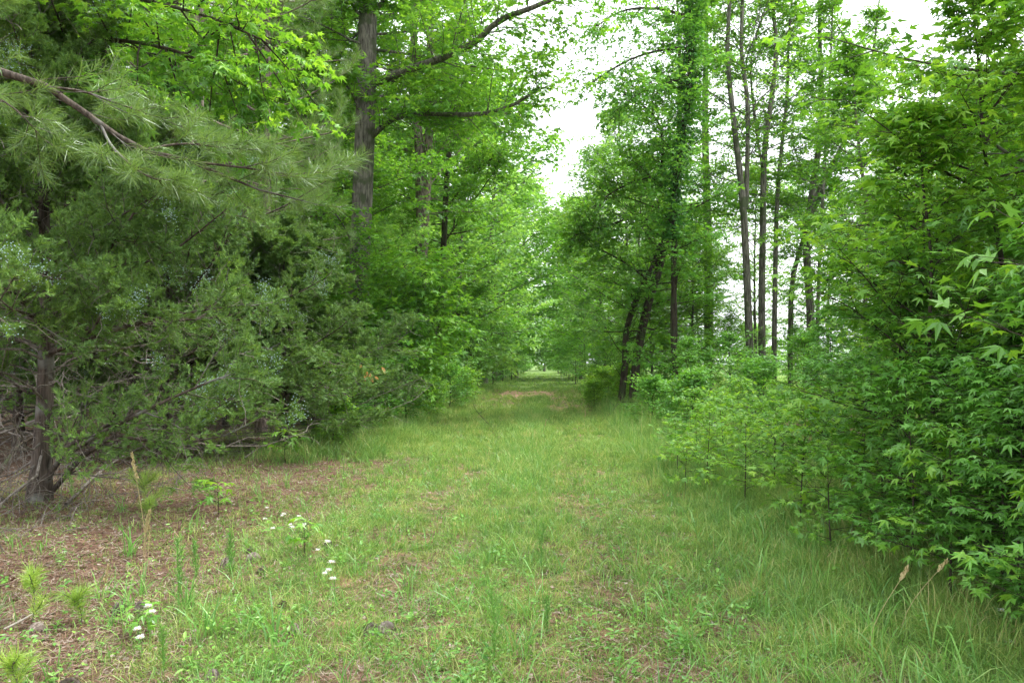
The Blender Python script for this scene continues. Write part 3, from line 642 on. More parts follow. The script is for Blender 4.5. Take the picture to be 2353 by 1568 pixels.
# near pine with the long bough
b = base_at(-420, 5.6)
T = local([b, at(-415, 300, 5.6), at(-410, -300, 5.6), at(-405, -1500, 5.6)], b)
bough = [(-412, 60, 5.6), (-200, 100, 5.4), (0, 165, 5.2), (110, 200, 5.2), (230, 285, 5.3), (330, 345, 5.4), (450, 372, 5.6), (560, 425, 5.8), (700, 462, 6.1)]
sub = [[(110, 200, 5.2), (190, 210, 5.35), (270, 238, 5.6), (340, 262, 5.9), (440, 300, 6.2)], [(330, 345, 5.4), (420, 330, 5.5), (520, 340, 5.7), (620, 345, 5.9)],
       [(450, 372, 5.6), (560, 385, 5.7), (680, 400, 6.0), (800, 385, 6.4)], [(-200, 100, 5.4), (-100, 180, 5.2), (20, 240, 5.0), (100, 320, 5.1)], [(230, 285, 5.3), (260, 340, 5.2), (330, 400, 5.1), (420, 430, 5.2)]]
P1 = np.stack([rs(local([at(*q) for q in l], b), 12) for l in [bough]+sub])
L1 = np.linalg.norm(np.diff(P1, axis=1), axis=2).sum(1)
P2, L2 = kids(P1, 13, .25, 1, 42, np.minimum(L1*.33, .62), 5, .75, .0, .25)
P3, L3 = kids(P2, 3, .35, 1, 40, L2*.5, 4, .6, .1, .3)
o = np.vstack([P3[:, -1], P2[:, -1], P1[:, -1]]); d = np.vstack([P3[:, -1]-P3[:, -2], P2[:, -1]-P2[:, -2], P1[:, -1]-P1[:, -2]])
nd = multi(o, d, .155*rng.uniform(.8, 1.15, len(o)), TUFTN, 1.)
pr = pine(9, .11, .45, 1.5, (16, 5, 3, 2), TUFTF, .17, trunk=T, bare_n=0)
r = thing('near_pine_tree', 'pine whose long lichened bough sweeps down across the upper corner', 'pine tree', b)
for pn, me in pr.items(): obj(pn, me, r)
lb = obj('bough', mesh('bough', [(*tube(P1[0], np.linspace(.035, .006, 12), 8), 0), (*tube(P1[1:], taperR(np.full(len(P1)-1, .011), 12, .3), 6), 0), (*tube(P2, taperR(.0035+0*L2, 5, .5), 4), 0), (*tube(P3, taperR(.0025+0*L3, 4, .6), 3), 0)], [M_CEDB], (0, 1)), r)
obj('needles', mesh('needles', [(*cat(nd), 0)], [M_NEEDLE]), lb)

# cedars
def place_cedar(label, px, d, pr, rz=0, sc=1.):
    b = base_at(px, d); r = thing('cedar_tree', label, 'cedar', b, rz, sc, 'cedars on the left side')
    for pn, me in pr.items(): obj(pn, me, r)
    return r, b
b = base_at(95, 8.0)
ex = [local([at(*q) for q in l], b) for l in (
    [(95, 1120, 8), (150, 1040, 7.8), (260, 980, 7.5), (360, 930, 7.3), (470, 880, 7.3), (560, 850, 7.4)],
    [(95, 1060, 8), (200, 1000, 7.9), (330, 940, 7.9), (470, 930, 8.0), (600, 900, 8.2)],
    [(100, 1150, 8), (230, 1010, 7.9), (330, 1010, 7.9), (470, 1015, 8), (600, 960, 8.2)],
    [(60, 900, 8), (-60, 820, 7.6), (-160, 780, 7.3)],
    [(90, 760, 8), (200, 640, 7.6), (300, 500, 7.4), (330, 440, 7.3)],
    [(90, 820, 8), (250, 760, 7.7), (420, 720, 7.6), (560, 700, 7.7)])]
stems = [(local([at(78, 1180, 8), at(86, 1060, 8), at(95, 970, 8), at(92, 850, 8.1), at(95, 600, 8.2)], b), .05)]
C1 = cedar(5.8, .10, .28, 2.6, (60, 12, 9, 12), .078, ex, stems, dead=30)
place_cedar('berried cedar with twin dark trunks and low dead branches', 95, 8.0, C1)
C2 = cedar(5.4, .095, .18, 3.3, (66, 12, 9, 12), .085, dead=30)
place_cedar('wide cedar on a pale lichened trunk behind the berried one', 372, 12.0, C2, 1.0)
C3 = cedar(4.4, .07, .16, 2.6, (56, 11, 9, 12), .085, berries=False, dead=26)
place_cedar('low bright green cedar at the end of the row by the leafy shrubs', 650, 13.2, C3, 0., (1.15, 1.1, .82))
place_cedar('cedar with a single smooth trunk in the corner of the cedar row', 48, 12.5, C2, 3.2, .95)
place_cedar('cedar half hidden in the shade behind the low bright one', 520, 17.5, C2, 4.5, .8)

# hillside rows of leafy trees along the left edge
SIDES = {}
def tree(kind, k, x, y, label, rz, sc=1., name='leafy_tree', group=None):
    pr = {'m': MID, 'f': FAR, 's': SHRUB, 'p': SAPS, 'a': AIRY}[kind][k]
    return plant(name, label, {'leafy_tree': 'tree', 'shrub': 'shrub', 'sapling': 'sapling'}[name], pr, x, y, rz, sc, group)
GL = 'leafy trees along the left edge of the track'
for k, x, y, rz, s, lab in ((0, -8.2, 25, 1, 1, 'leafy tree filling the gap behind the thick grey trunk'), (2, -6.4, 27.5, 2, .8, 'small leafy tree low between the thick trunk and the forked one'),
        (1, -6.2, 40, 3, .9, 'leafy tree beyond the forked one, level with the bare dirt patch'), (0, -5.0, 46, 4, .75, 'leafy tree whose branches reach over the far end of the dirt patch'),
        (2, -9.5, 33, 5, 1.1, 'leafy tree set back behind the slim dark one'), (1, -11, 21, .5, 1, 'leafy tree deep behind the wide cedar'), (0, -13, 28, 2.2, 1.05, 'tall leafy tree among the pines of the stand'),
        (2, -10.5, 14.5, 3.7, .7, 'small leafy tree in the shade behind the berried cedar')):
    tree('m', k, x, y, lab, rz, s, group=GL)
GF = 'far trees closing in over the track'
farL = 'leafy tree in the distant row left of the track'
for j, (x, y) in enumerate([(-4.9, 43), (-4.2, 53), (-4.0, 64), (-10, 56), (-4.0, 72), (-2.9, 82), (-10, 70), (-5.8, 90), (-10, 88), (-6, 106), (-6, 128), (-13, 50), (-17, 62), (-20, 45), (-26, 58), (-16, 37), (-24, 34), (-13, 80), (-3.5, 160), (-32, 44), (-12, 42), (-20, 28), (-28, 26)]):
    tree('f', j % 4, x, y, farL, j*1.7, (1.15 if y < 50 else 1.35)+.2*rng.random(), group=GF)
farR = 'leafy tree in the distant row right of the track'
for j, (x, y) in enumerate([(4.5, 36), (4.4, 43), (4.4, 51), (8.5, 47), (4.4, 60), (3.9, 72), (4.8, 84), (5.2, 100), (6, 124), (10, 60), (10, 78), (0.5, 168)]):
    tree('a' if y < 62 else 'f', (j+1) % (2 if y < 62 else 4), x, y, farR, j*2.1, (.85 if y < 40 else 1.15 if y < 62 else 1.35)+.15*rng.random(), group='far trees right of the track')
fb = ('bushy thicket shrub in the distant left row', 'bushy thicket shrub in the distant right row')
for j in range(40):
    l = j % 2; yy = 40+3.2*(j//2)*(1+.03*j); ins = float(ss(44, 60, yy))*1.1; tree('s', (3, 1)[j % 3 == 0], (-3.7-rng.random()+ins if l == 0 else 3.2+rng.random()-ins), yy, fb[l], j*1.9, 1.3+.4*rng.random(), name='shrub', group='far shrubs in both rows')
for j in range(16):
    tree('s', 3, -8.5-7*rng.random(), 15+1.6*j, 'dim shrub deep inside the shade of the left stand', j*2.7, 1.+.3*rng.random(), name='shrub', group='shrubs inside the left stand')
for j, (x, y, q, lab) in enumerate([(9.5, 33, .8, 'airy tree behind the forked slender tree'), (12.5, 36, .85, 'airy tree behind the bending slender tree'), (16, 34, .9, 'airy tree beyond the dark stemmed layered one'), (8, 38, .75, 'airy tree between the vine wrapped and slender trees'),
        (14, 27, .8, 'thin crowned tree outside the thicket edge'), (11.5, 30, .7, 'thin crowned tree just behind the pale smooth stem'), (19, 40, .8, 'airy tree farthest into the open field'), (5.8, 34, .7, 'airy tree past the broad straight trunk')]):
    tree('a', j % 2, x, y, lab, j*1.1, q, group='airy trees right of the track')
fieldL = 'low young tree standing out in the open field'
for j, (x, y) in enumerate([(20, 70), (27, 62), (34, 74), (41, 66), (16, 58), (48, 80), (24, 84), (56, 72), (33, 52), (44, 50)]):
    tree('f', (j+2) % 4, x, y, fieldL, j*1.3, .38+.1*rng.random(), group='young trees in the open field')

# ---------------------------------------------------------------- right side trees
D = 25
hero('leaning_tree', 'dark tree leaning right from a double base beside the grassy edge', 1452, D,
     [(1462, 828, D), (1476, 752, D), (1492, 687, D), (1522, 586, D), (1540, 480, D), (1552, 380, D), (1562, 250, D), (1560, 80, D), (1550, -80, D)],
     [([(1424, 942, D), (1436, 840, D), (1439, 762, D), (1462, 688, D), (1500, 610, D), (1520, 560, D)], .12, .09),
      ([(1540, 500, D), (1518, 420, D-.4), (1523, 340, D-.6), (1512, 280, D-.8), (1475, 240, D-1), (1430, 212, D-1.2)], .05, .02),
      ([(1550, 400, D), (1480, 410, D-.8), (1410, 440, D-1.6), (1345, 490, D-2)], .04, .015), ([(1535, 520, D), (1460, 500, D-1), (1390, 520, D-1.6), (1320, 540, D-2)], .035, .012),
      ([(1500, 650, D), (1430, 600, D-.6), (1370, 570, D-1), (1320, 560, D-1.4)], .04, .015)],
     H=13, r0=.15, cb=.14, spread=2.8, n=(30, 9, 5, 8), leaf=LOBE, size=.14, mats=DW, trunkr=[.16, .15, .14, .14, .14, .12, .10, .08, .05, .03], e0=-5, e1=45, side=(pi, .3), shun=-1.5)
D = 23
r, b, T = hero('vine_wrapped_tree', 'thin straight tree wrapped in climbing vine from halfway up', 1554, D,
     [(1549, 810, D), (1548, 687, D), (1550, 586, D), (1546, 477, D), (1556, 380, D), (1577, 260, D), (1586, 100, D), (1590, -60, D), (1595, -250, D)],
     [([(1549, 850, D), (1500, 835, D-.3), (1470, 810, D-.6)], .02, .008), ([(1549, 840, D), (1590, 825, D), (1620, 820, D-.3)], .02, .008), ([(1547, 500, D), (1610, 470, D), (1660, 440, D)], .03, .01),
      ([(1586, 110, D), (1520, 115, D-.5), (1440, 140, D-1.2), (1350, 195, D-1.8)], .05, .015), ([(1588, 40, D), (1510, 20, D-.6), (1430, 25, D-1.2), (1355, 70, D-1.6)], .05, .015), ([(1582, 180, D), (1530, 190, D-.8), (1470, 215, D-1.6), (1420, 250, D-2)], .03, .01)],
     H=14, r0=.09, cb=.2, spread=1.9, n=(28, 9, 5, 8), leaf=LOBE, size=.125, mats=(M_BARKD, M_SHADE), trunkr=[.10, .09, .085, .08, .08, .075, .07, .06, .05, .03])
# the vine itself
tt = rs(T, 60)[22:54]; n = 5200; i = rng.integers(0, len(tt)-1, n); p = tt[i]+(tt[i+1]-tt[i])*rng.random((n, 1))
a = rng.uniform(0, 2*pi, n); rr = .10+.42*rng.random(n)**1.6*(1+.5*np.sin(i*.9)); dr = np.stack([np.cos(a), np.sin(a), 0*a], 1)
p = p+dr*rr[:, None]; vl = stamp(p, dr+np.array([0, 0, -.5])+rng.normal(0, .3, p.shape), dr+np.array([0, 0, .5])+rng.normal(0, .35, p.shape), rng.uniform(.09, .15, n), LOBE)
st = []
for k in range(4):
    q = rs(T, 60)[2:54]; ang = np.linspace(0, 9, len(q))+k*1.6; st.append(tube(q+.10*np.stack([np.cos(ang), np.sin(ang), 0*ang], 1), .012, 5))
v = thing('climbing_vine', 'leafy climbing vine wrapped round the thin straight trunk', 'vine', b)
obj('leaves', mesh('vine', [(*vl, 0)], [M_VINE]), v); obj('stem', mesh('vine_stem', [(*cat(st), 0)], [M_BARKD], (0,)), v)
def hero_r(label, D, base, tr, limbs=(), r=.12, cb=.28, spread=2.1, n=(26, 8, 5, 7), m=M_GUM, size=.125, **k):
    hero('slender_tree', label, base, D, [(x, y, D) for x, y in tr], [([(x, y, D) for x, y in l[0]], l[1], l[2]) for l in limbs],
         H=14, r0=r, cb=cb, spread=spread, n=n, leaf=LOBE, size=size, mats=(M_BARK, m), trunkr=[r*1.15, r, r*.9, r*.8, r*.65, r*.5, r*.3], e0=5, e1=60, shun=-1.6, **k)
hero_r('slender tree of two stems splitting above head height, beside the vine wrapped one', 25, 1727, [(1723, 819), (1713, 570), (1703, 425), (1688, 300), (1671, 125), (1676, 0), (1670, -200)],
       [([(1714, 480), (1718, 250), (1704, 125), (1706, 0), (1712, -150)], .08, .05)], r=.13)
hero_r('slender tree forking twice behind the two stemmed one, clean grey bark', 26, 1751, [(1750, 700), (1753, 515), (1756, 350), (1773, 225), (1784, 100), (1773, 0), (1765, -200)],
       [([(1754, 400), (1735, 280), (1725, 150), (1745, 60), (1770, 10)], .05, .025)], r=.12)
hero_r('slimmest of the slender trees, slightly wavy and dark', 27, 1776, [(1780, 700), (1784, 500), (1792, 375), (1808, 225), (1813, 75), (1830, -100)], r=.09)
hero_r('slender tree with a smooth pale stem leaning a little right against the sky', 28, 1860, [(1863, 740), (1853, 575), (1868, 425), (1888, 275), (1883, 75), (1885, -150)],
       [([(1864, 470), (1900, 400), (1930, 340), (1960, 280)], .07, .03), ([(1870, 420), (1840, 380), (1820, 330)], .03, .015)], r=.15)
hero_r('slender tree bending right across the pale smooth stem', 29, 1815, [(1818, 675), (1838, 575), (1888, 440), (1928, 350), (1958, 280), (2000, 160), (2020, 0)], r=.10, cb=.5)
hero_r('thin pole like tree close to the pale smooth stem', 27, 1876, [(1878, 740), (1888, 500), (1898, 325), (1908, 150), (1915, -50)], r=.07)
hero_r('dark stemmed tree with layered leaves by the bright saplings', 20, 1985, [(1988, 700), (1993, 500), (1978, 375), (1965, 250), (1960, 100)], r=.06, cb=.2, spread=1.7, n=(34, 8, 5, 7))
hero_r('straight tree with the broadest trunk between the leaning and slender trees', 32, 1627, [(1628, 700), (1625, 500), (1620, 300), (1622, 100), (1625, -100)], r=.2, cb=.25, spread=2.4, n=(34, 9, 6, 8))
GR = 'leafy trees along the right edge of the track'
for k, x, y, rz, s, lab in ((2, 4.6, 31, 1, .55, 'small leafy tree between the leaning tree and the far row'), (0, 6.0, 30, 2, .5, 'low leafy tree behind the leaning tree'),
        (2, 8.2, 12.5, 3, .55, 'leafy tree rising behind the bright saplings'), (2, 9.8, 16.5, 4, .65, 'leafy tree at the outer edge of the sapling thicket'),
        (1, 6.9, 9.6, 5, .9, 'tall leafy tree shading the sapling thicket'), (0, 6.0, .4, 1.2, .95, 'unseen leafy tree added to shade the lower corner of the thicket'), (2, 7.2, 4.4, 2.9, 1., 'unseen dense tree added to deepen shade in the lower corner of the thicket'), (1, 9.6, 14.2, 2.2, .95, 'thin crowned tall tree behind the shading one'), (2, 10.8, 24, .2, .6, 'bushy tree out beyond the slender trees')):  # two trees beside the camera stay out of view, added to darken the lower corner
    tree('a' if k == 1 else 'm', k, x, y, lab, rz, s, group=GR)
# hero saplings
def sap_hero(label, D, base, tr, **k):
    hero('sweetgum_sapling', label, base, D, [(x, y, D) for x, y in tr], (), 'sapling', H=6, leaf=STAR, size=.08, mats=(M_BARKD, M_YOUNG), tilt=.3, droop=.28, planar=.93, e0=8, e1=45, S=2, wr=.6, **k)
sap_hero('tall sapling with a thin black stem and wide flat sprays of star leaves', 6.0, 2156, [(2152, 1133), (2142, 908), (2134, 783), (2140, 600), (2120, 420), (2110, 250)], r0=.02, cb=.1, spread=1.35, n=(28, 7, 4, 6), twigL=.3, trunkr=[.024, .02, .017, .014, .01, .006])
sap_hero('taller sapling with paler top leaves at the edge of the thicket', 6.4, 2335, [(2330, 900), (2323, 725), (2290, 535), (2273, 425), (2258, 300), (2248, 150), (2230, -60)], r0=.02, cb=.2, spread=1.5, n=(28, 7, 4, 6), twigL=.32, trunkr=[.03, .026, .022, .018, .014, .01, .006])
# sapling thicket
SG = 'sweetgum saplings in the thicket'
words = ['low', 'leafy', 'broad', 'narrow', 'pale', 'dark', 'upright', 'leaning', 'thin', 'bushy', 'yellowish', 'sparse']
spots = [(6, 2.45, 3.2, 1., 'slim sapling with a bare stem and big star leaves only near its top'),
 (3, 3.05, 3.9, .9, 'shaded sapling in the dark lower corner of the thicket'), (2, 2.75, 4.4, .9, 'small sapling at the foot of the dark corner'),
 (3, 3.3, 5.0, 1., 'broad sapling in deep shade beside the thin black stem'), (2, 2.6, 5.4, .9, 'waist high sapling at the front of the thicket'),
 (1, 2.25, 5.9, .9, 'knee high sapling at the grass edge before the thicket'), (3, 3.0, 6.6, .95, 'dense sapling just behind the thin black stem'),
 (4, 4.2, 5.6, 1., 'tall leafy sapling between the two tallest stems'), (4, 3.9, 7.4, .95, 'head high sapling with yellowish tips mid thicket'),
 (1, 2.5, 7.3, 1.1, 'sapling with flat leaf layers at the grass edge'), (1, 2.2, 8.2, 1., 'young bright sapling among tall grass, front one'),
 (2, 3.5, 8.6, .9, 'rounded sapling at the middle of the thicket edge'), (1, 2.9, 9.4, 1., 'bright sapling in front of the rounded one'),
 (1, 2.1, 9.6, 1., 'small yellow green sapling standing in the grass'), (0, 1.7, 8.9, 1.1, 'tiny seedling farthest out into the grass'),
 (4, 5.3, 9.6, .9, 'tall sapling behind the rounded one'), (1, 3.1, 10.8, 1., 'sapling where the thicket edge turns away'),
 (1, 2.3, 11.2, 1.1, 'lone bright sapling past the thicket bend'), (2, 4.3, 11.8, 1., 'bushy sapling at the back bend of the thicket'),
 (4, 5.9, 11.5, 1., 'tall back row sapling near the layered tree'), (1, 3.4, 12.9, 1.2, 'low sapling near the tall straw coloured grass'),
 (3, 5.5, 14, 1., 'sapling below the layered dark stemmed tree'), (2, 4.3, 14.6, 1., 'leafy sapling in the gap before the slender trees'),
 (5, 5.6, 6.4, 1., 'tallest sapling in the second row of the thicket'), (5, 6.9, 8.4, .95, 'high sapling at the very back of the thicket'),
 (4, 4.9, 4.4, 1., 'dark sapling behind the shaded corner'), (5, 5.0, 3.9, 1., 'high sapling shading the lower corner'),
 (5, 7.6, 10.6, 1., 'tall pale sapling against the open field'), (4, 6.8, 13.6, 1., 'wide sapling beneath the pale smooth stem'), (3, 5.6, 8.0, 1., 'mid height sapling hidden in the middle rows'),
 (3, 3.9, 4.3, .9, 'sapling with dull leaves low in the corner shade'), (2, 3.5, 6.0, 1., 'small dark sapling under the tall black stem'), (2, 2.9, 3.5, .75, 'short sapling nearest the corner in deep shade'),
 (1, 2.7, 8.8, .9, 'bright low sapling among the grass behind the front one'), (1, 2.5, 10.3, 1., 'low sapling with lime leaves in tall grass'), (0, 1.9, 10.6, 1.2, 'seedling beside the small yellow green sapling'), (1, 2.9, 12., 1., 'low lime sapling just past the lone bright one'), (0, 2.4, 7.0, 1.3, 'little sapling tucked before the grass edge layers'), (1, 3.6, 11.2, 1.1, 'bright sapling deep in the thicket bend'), (1, 3.4, 7.6, 1.2, 'lime leafed sapling beneath the thin black stem'), (0, 2.7, 6.4, 1.4, 'small sapling with few leaves at the thicket foot'),
 (2, 2.95, 4.1, .9, 'dull green sapling filling the dark lower corner'), (2, 3.3, 4.6, 1., 'knee deep shaded sapling with flat dark leaves'), (1, 2.5, 4.7, 1.1, 'low shaded sapling where the grass meets the corner'), (2, 3.6, 5.4, 1.1, 'dark green sapling behind the waist high one'), (3, 4.1, 4.9, .9, 'shaded sapling with a bare lower stem'), (1, 2.55, 3.7, 1.1, 'low leafy sapling at the lowest corner'), (2, 3.1, 5.7, .95, 'sapling with drooping dark leaves by the thin black stem'), (3, 4.9, 6.1, 1., 'sapling lost in shade between the tall stems'),
 (3, 3.3, 4.1, .8, 'crowded dark sapling by the picture edge low in the thicket'), (2, 2.85, 4.75, .9, 'dark sapling between the low shaded ones'), (2, 3.6, 4.7, 1.2, 'shaded sapling under the unseen leafy tree added for shade'), (3, 3.9, 5.6, 1., 'leafy dark sapling in the second row of the corner'), (3, 4.4, 4.1, 1., 'broad dark sapling at the back of the corner'),
 (3, 4.6, 7.0, 1., 'sapling with dense lower leaves behind the black stem'), (2, 4.2, 9.9, 1., 'small sapling tucked behind the rounded one')]
for j, (k, x, y, s, lab) in enumerate(spots):
    tree('p', k, x, y, lab, j*1.9, s, name='sapling', group=SG)
# shrubs, left edge and right edge
shr = [(0, -4.3, 14.2, 1., 'leafy shrub right beside the low bright cedar'), (2, -3.7, 13.0, .8, 'small pale shrub at the corner of the pine straw'), (0, -3.6, 16.0, 1., 'shrub with whitish leaves at the foot of the thick trunk'),
 (1, -4.7, 17.2, 1., 'rounded shrub before the thick grey trunk'), (1, -4.2, 19.5, 1., 'bushy shrub beside the thick grey trunk'), (0, -3.5, 19, 1., 'low spreading shrub at the grass edge'),
 (3, -5.3, 24, .9, 'tall shrub between the thick trunk and the forked tree'), (1, -4.0, 23, 1., 'shrub on the bend of the left grass edge'), (1, -4.2, 27, 1., 'shrub at the foot of the forked tree'),
 (3, -5.0, 31, 1., 'tall shrub screening the forked tree'), (1, -3.9, 33, 1.1, 'shrub close to the dirt patch'), (3, -4.9, 37, 1., 'tall shrub beside the dirt patch'), (1, -3.9, 42, 1.1, 'rounded shrub past the dirt patch'),
 (3, -4.6, 50, 1.1, 'tall shrub at the start of the distant left row'), (3, -6.6, 21.5, 1., 'tall shrub in shade behind the thick trunk'), (3, -7.8, 16.5, .9, 'dim shrub behind the low bright cedar'),
 (0, 3.9, 23.6, .7, 'shrub at the double base of the leaning tree'), (2, 2.9, 26, 1.2, 'yellow green shrub next to the leaning tree'), (1, 4.2, 21.5, .9, 'shrub in front of the vine wrapped tree'),
 (1, 5.6, 22.5, 1., 'shrub before the broad straight trunk'), (3, 6.6, 26, .9, 'tall shrub among the slender trees'), (1, 7.6, 22, 1., 'shrub at the foot of the two stemmed slender tree'),
 (3, 3.6, 29, .9, 'tall shrub just past the leaning tree'), (3, 3.6, 34, .9, 'tall shrub facing the dirt patch'), (1, 3.3, 40, 1.1, 'shrub on the grass edge past the dirt patch'),
 (3, 3.7, 48, 1., 'tall shrub at the start of the distant right row'), (0, 5.0, 17.5, 1., 'low shrub in the tall grass before the slender trees'), (2, 3.6, 18.2, 1., 'pale shrub among straw coloured stalks'),
 (3, 9.2, 27, .8, 'tall shrub below the bending slender tree'), (1, 9.4, 19.5, 1.2, 'shrub beside the layered dark stemmed tree'),
 (2, 1.9, 27, .8, 'pale low shrub on the inner side of the leaning tree'), (2, 2.4, 27.5, 1.1, 'lime coloured shrub past the leaning tree'), (0, 3.2, 15.8, .9, 'leafy weed shrub in tall grass past the saplings'),
 (2, 2.3, 31, 1.1, 'low shrub before the dirt patch on the grass edge'), (0, 2.7, 18.2, .8, 'small leafy shrub before the straw coloured stalks'), (2, -3.3, 21.5, 1., 'pale shrub pushing into the left grass edge'), (0, -3.2, 25.5, 1., 'low shrub past the bend on the left'), (2, -3.1, 30, 1.1, 'pale shrub near the forked tree facing the track')]
for j, (k, x, y, s, lab) in enumerate(shr):
    tree('s', k, x, y, lab, j*2.3, s, name='shrub', group='shrubs along the track edges')

# far woods: one soft mass
def far_woods():
    n = 60000; out = []
    cx = []; 
    for j in range(150):
        if j < 60: x, y, z, r = rng.uniform(-90, -14), rng.uniform(70, 150), rng.uniform(1, 12), rng.uniform(2.5, 5)
        elif j < 90: x, y, z, r = rng.uniform(-9, 9), rng.uniform(185, 200), rng.uniform(0, 11), rng.uniform(2.5, 4)
        else: x, y, z, r = rng.uniform(12, 160), rng.uniform(110, 170), rng.uniform(0, 4), rng.uniform(2.5, 5)
        m = 420; u = nrm(rng.normal(size=(m, 3)))*(.55+.45*rng.random((m, 1)))*r*np.array([1, 1, .7])
        p = u+np.array([x, y, z]); p = p[p[:, 2] > -.2]
        out.append(stamp(p, rng.normal(size=p.shape), np.array([0, 0, 1.])+rng.normal(0, .6, p.shape), rng.uniform(.4, .8, len(p)), LOBE))
    obj('far_woods', mesh('far_woods', [(*cat(out), 0)], [M_FAR]), kind='stuff', label='far off green woods closing the view beyond the track', category='woods')
far_woods()
def understory():
    "low leafy ground cover inside both woods"
    n = 46000; y = rng.uniform(6, 46, n); L = rng.random(n) < .5
    x = np.where(L, -4.6-6*rng.random(n)-.2*ss(20, 10, y)*8, 4.0+7*rng.random(n)); z = hgt(x, y)+.5*rng.random(n)**1.5*(.4+.6*plan(x, y, 1.5)**2+.3)
    k = (~L) | (y > 19); x, y, z = x[k], y[k], z[k]; o = np.stack([x, y, z], 1)
    d = rng.normal(size=o.shape)*[1, 1, .3]
    v = stamp(o, d, np.array([0, 0, 1.])+rng.normal(0, .4, o.shape), rng.uniform(.05, .11, len(o)), LOBE)
    n = 60000; y = rng.uniform(16, 90, n); x = 9+rng.random(n)*45; b = blades(x, y, rng.uniform(.3, .9, n), np.full(n, .03), rng.uniform(.1, .7, n), rng.uniform(0, 6.3, n), 2)
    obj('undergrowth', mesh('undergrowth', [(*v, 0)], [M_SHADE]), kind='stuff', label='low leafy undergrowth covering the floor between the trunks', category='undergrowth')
    obj('field_grass', mesh('field_grass', [(*b, 0)], [M_TALL]), kind='stuff', label='bright open field grass seen through the slender trunks', category='grass')
understory()

# ---------------------------------------------------------------- small things
def gxy(px, py):
    v = _cf+_cr*(px-1176)/F-_cu*(py-784)/F; t = -CAMZ/v[2]; return v[0]*t, v[1]*t
# coarse grass tufts
def tuft_mesh(n, H, wd, mt, sp=.05, lean=(.2, 1.1)):
    a = rng.uniform(0, 6.3, n); x = rng.normal(0, sp, n); y = rng.normal(0, sp, n)
    return mesh('tuft', [(*blades(x, y, H*rng.uniform(.5, 1.1, n), wd*rng.uniform(.7, 1.2, n), rng.uniform(*lean, n), a, 5, z=np.zeros(n)), 0)], [mt])
TM = [tuft_mesh(34, .42, .009, M_COARSE, .09), tuft_mesh(16, .34, .010, M_COARSE, .03, (.1, .8)), tuft_mesh(22, .28, .007, M_COARSE, .04)]
for j, (px, py, k, s, lab) in enumerate([(1140, 1150, 0, 1., 'wide coarse grass tuft in the middle of the track'), (1205, 1140, 0, .8, 'coarse tuft touching the wide one on its right'), (1000, 1110, 0, .8, 'coarse tuft left of the wide middle one'),
    (298, 1285, 1, 1.2, 'broad bladed tuft at the base of the straw coloured seed stalks'), (430, 1400, 1, .9, 'single thick bladed tuft on the pine straw'), (470, 1465, 1, 1., 'arching tuft beside the thick bladed one'),
    (630, 1480, 1, 1.1, 'tall narrow tuft on the edge of the pine straw'), (820, 1330, 2, 1., 'fine tuft near the white flowers'), (560, 1450, 2, .9, 'short curved tuft between the narrow tuft and the arching one'),
    (900, 1250, 2, 1., 'fine tuft beside the bare rut'), (1760, 1230, 0, .9, 'long bladed tuft before the thicket'), (1850, 1290, 1, 1.2, 'long arching tuft leaning towards the thicket'),
    (1180, 1530, 2, 1., 'green tuft at the bottom edge in the middle'), (2000, 1500, 1, 1., 'tuft with pale seed heads in the lower corner'), (990, 1430, 2, .8, 'small yellowish tuft in the left rut'),
    (1450, 1050, 0, 1.1, 'tall tuft by the right grass edge'), (260, 1440, 2, .8, 'low tuft near the small green seedling'), (700, 1180, 2, 1., 'tuft beside the flowering stems'), (1560, 1400, 2, 1., 'dark green tuft low on the right of the track')]):
    x, y = gxy(px, py); o = obj('grass_tuft', TM[k], None, (x, y, float(hgt(x, y))), label=lab, category='grass tuft', group='coarse grass tufts'); o.rotation_euler[2] = j*1.3; o.scale = (s, s, s)
# seed stalks
def stalk(H, bend, seed_L):
    k = np.linspace(0, 1, 8); p = np.stack([bend*H*k**2, .02*np.sin(5*k), H*k], 1)
    st = tube(p, np.linspace(.0025, .0014, 8), 5)
    n = 60; t = 1-seed_L/H*rng.random(n); q = np.stack([np.interp(t, k, p[:, i]) for i in range(3)], 1)+rng.normal(0, .004, (n, 3))
    dd = np.array([bend, 0, 1.])+rng.normal(0, .28, (n, 3))
    return {'stem': mesh('stalk', [(*st, 0)], [M_STRAW]), 'seed_head': mesh('seedhead', [(*stamp(q, dd, rng.normal(size=(n, 3)), rng.uniform(.012, .03, n), KITE), 0)], [M_STRAW])}
SK = [stalk(.86, -.10, .17), stalk(.45, .12, .14), stalk(.55, .5, .06)]
for px, py, k, rz, s, lab in [(330, 1325, 0, 0, 1.12, 'tallest straw coloured seed stalk in front of the cedar'), (322, 1330, 1, .2, 1.2, 'shorter seed stalk leaning from the tallest one'), (345, 1330, 1, 2.8, 1.0, 'shortest of the three seed stalks'),
    (215, 1560, 0, 2.9, .75, 'pale seed stalk slanting up in the lower corner'), (2070, 1500, 2, 0, .9, 'bent seed stalk with a pale head before the dark corner'), (2000, 1540, 2, .4, .9, 'bent seed stalk in the grass below the thicket'),
    (1250, 1010, 1, 1, 1, 'straw stalk at the middle distance of the track'), (1345, 990, 1, 2, 1.2, 'reddish straw stalk by the right grass edge')]:
    x, y = gxy(px, py); plant('seed_stalk', lab, 'seed stalk', SK[k], x, y, rz, s, 'dry grass seed stalks')
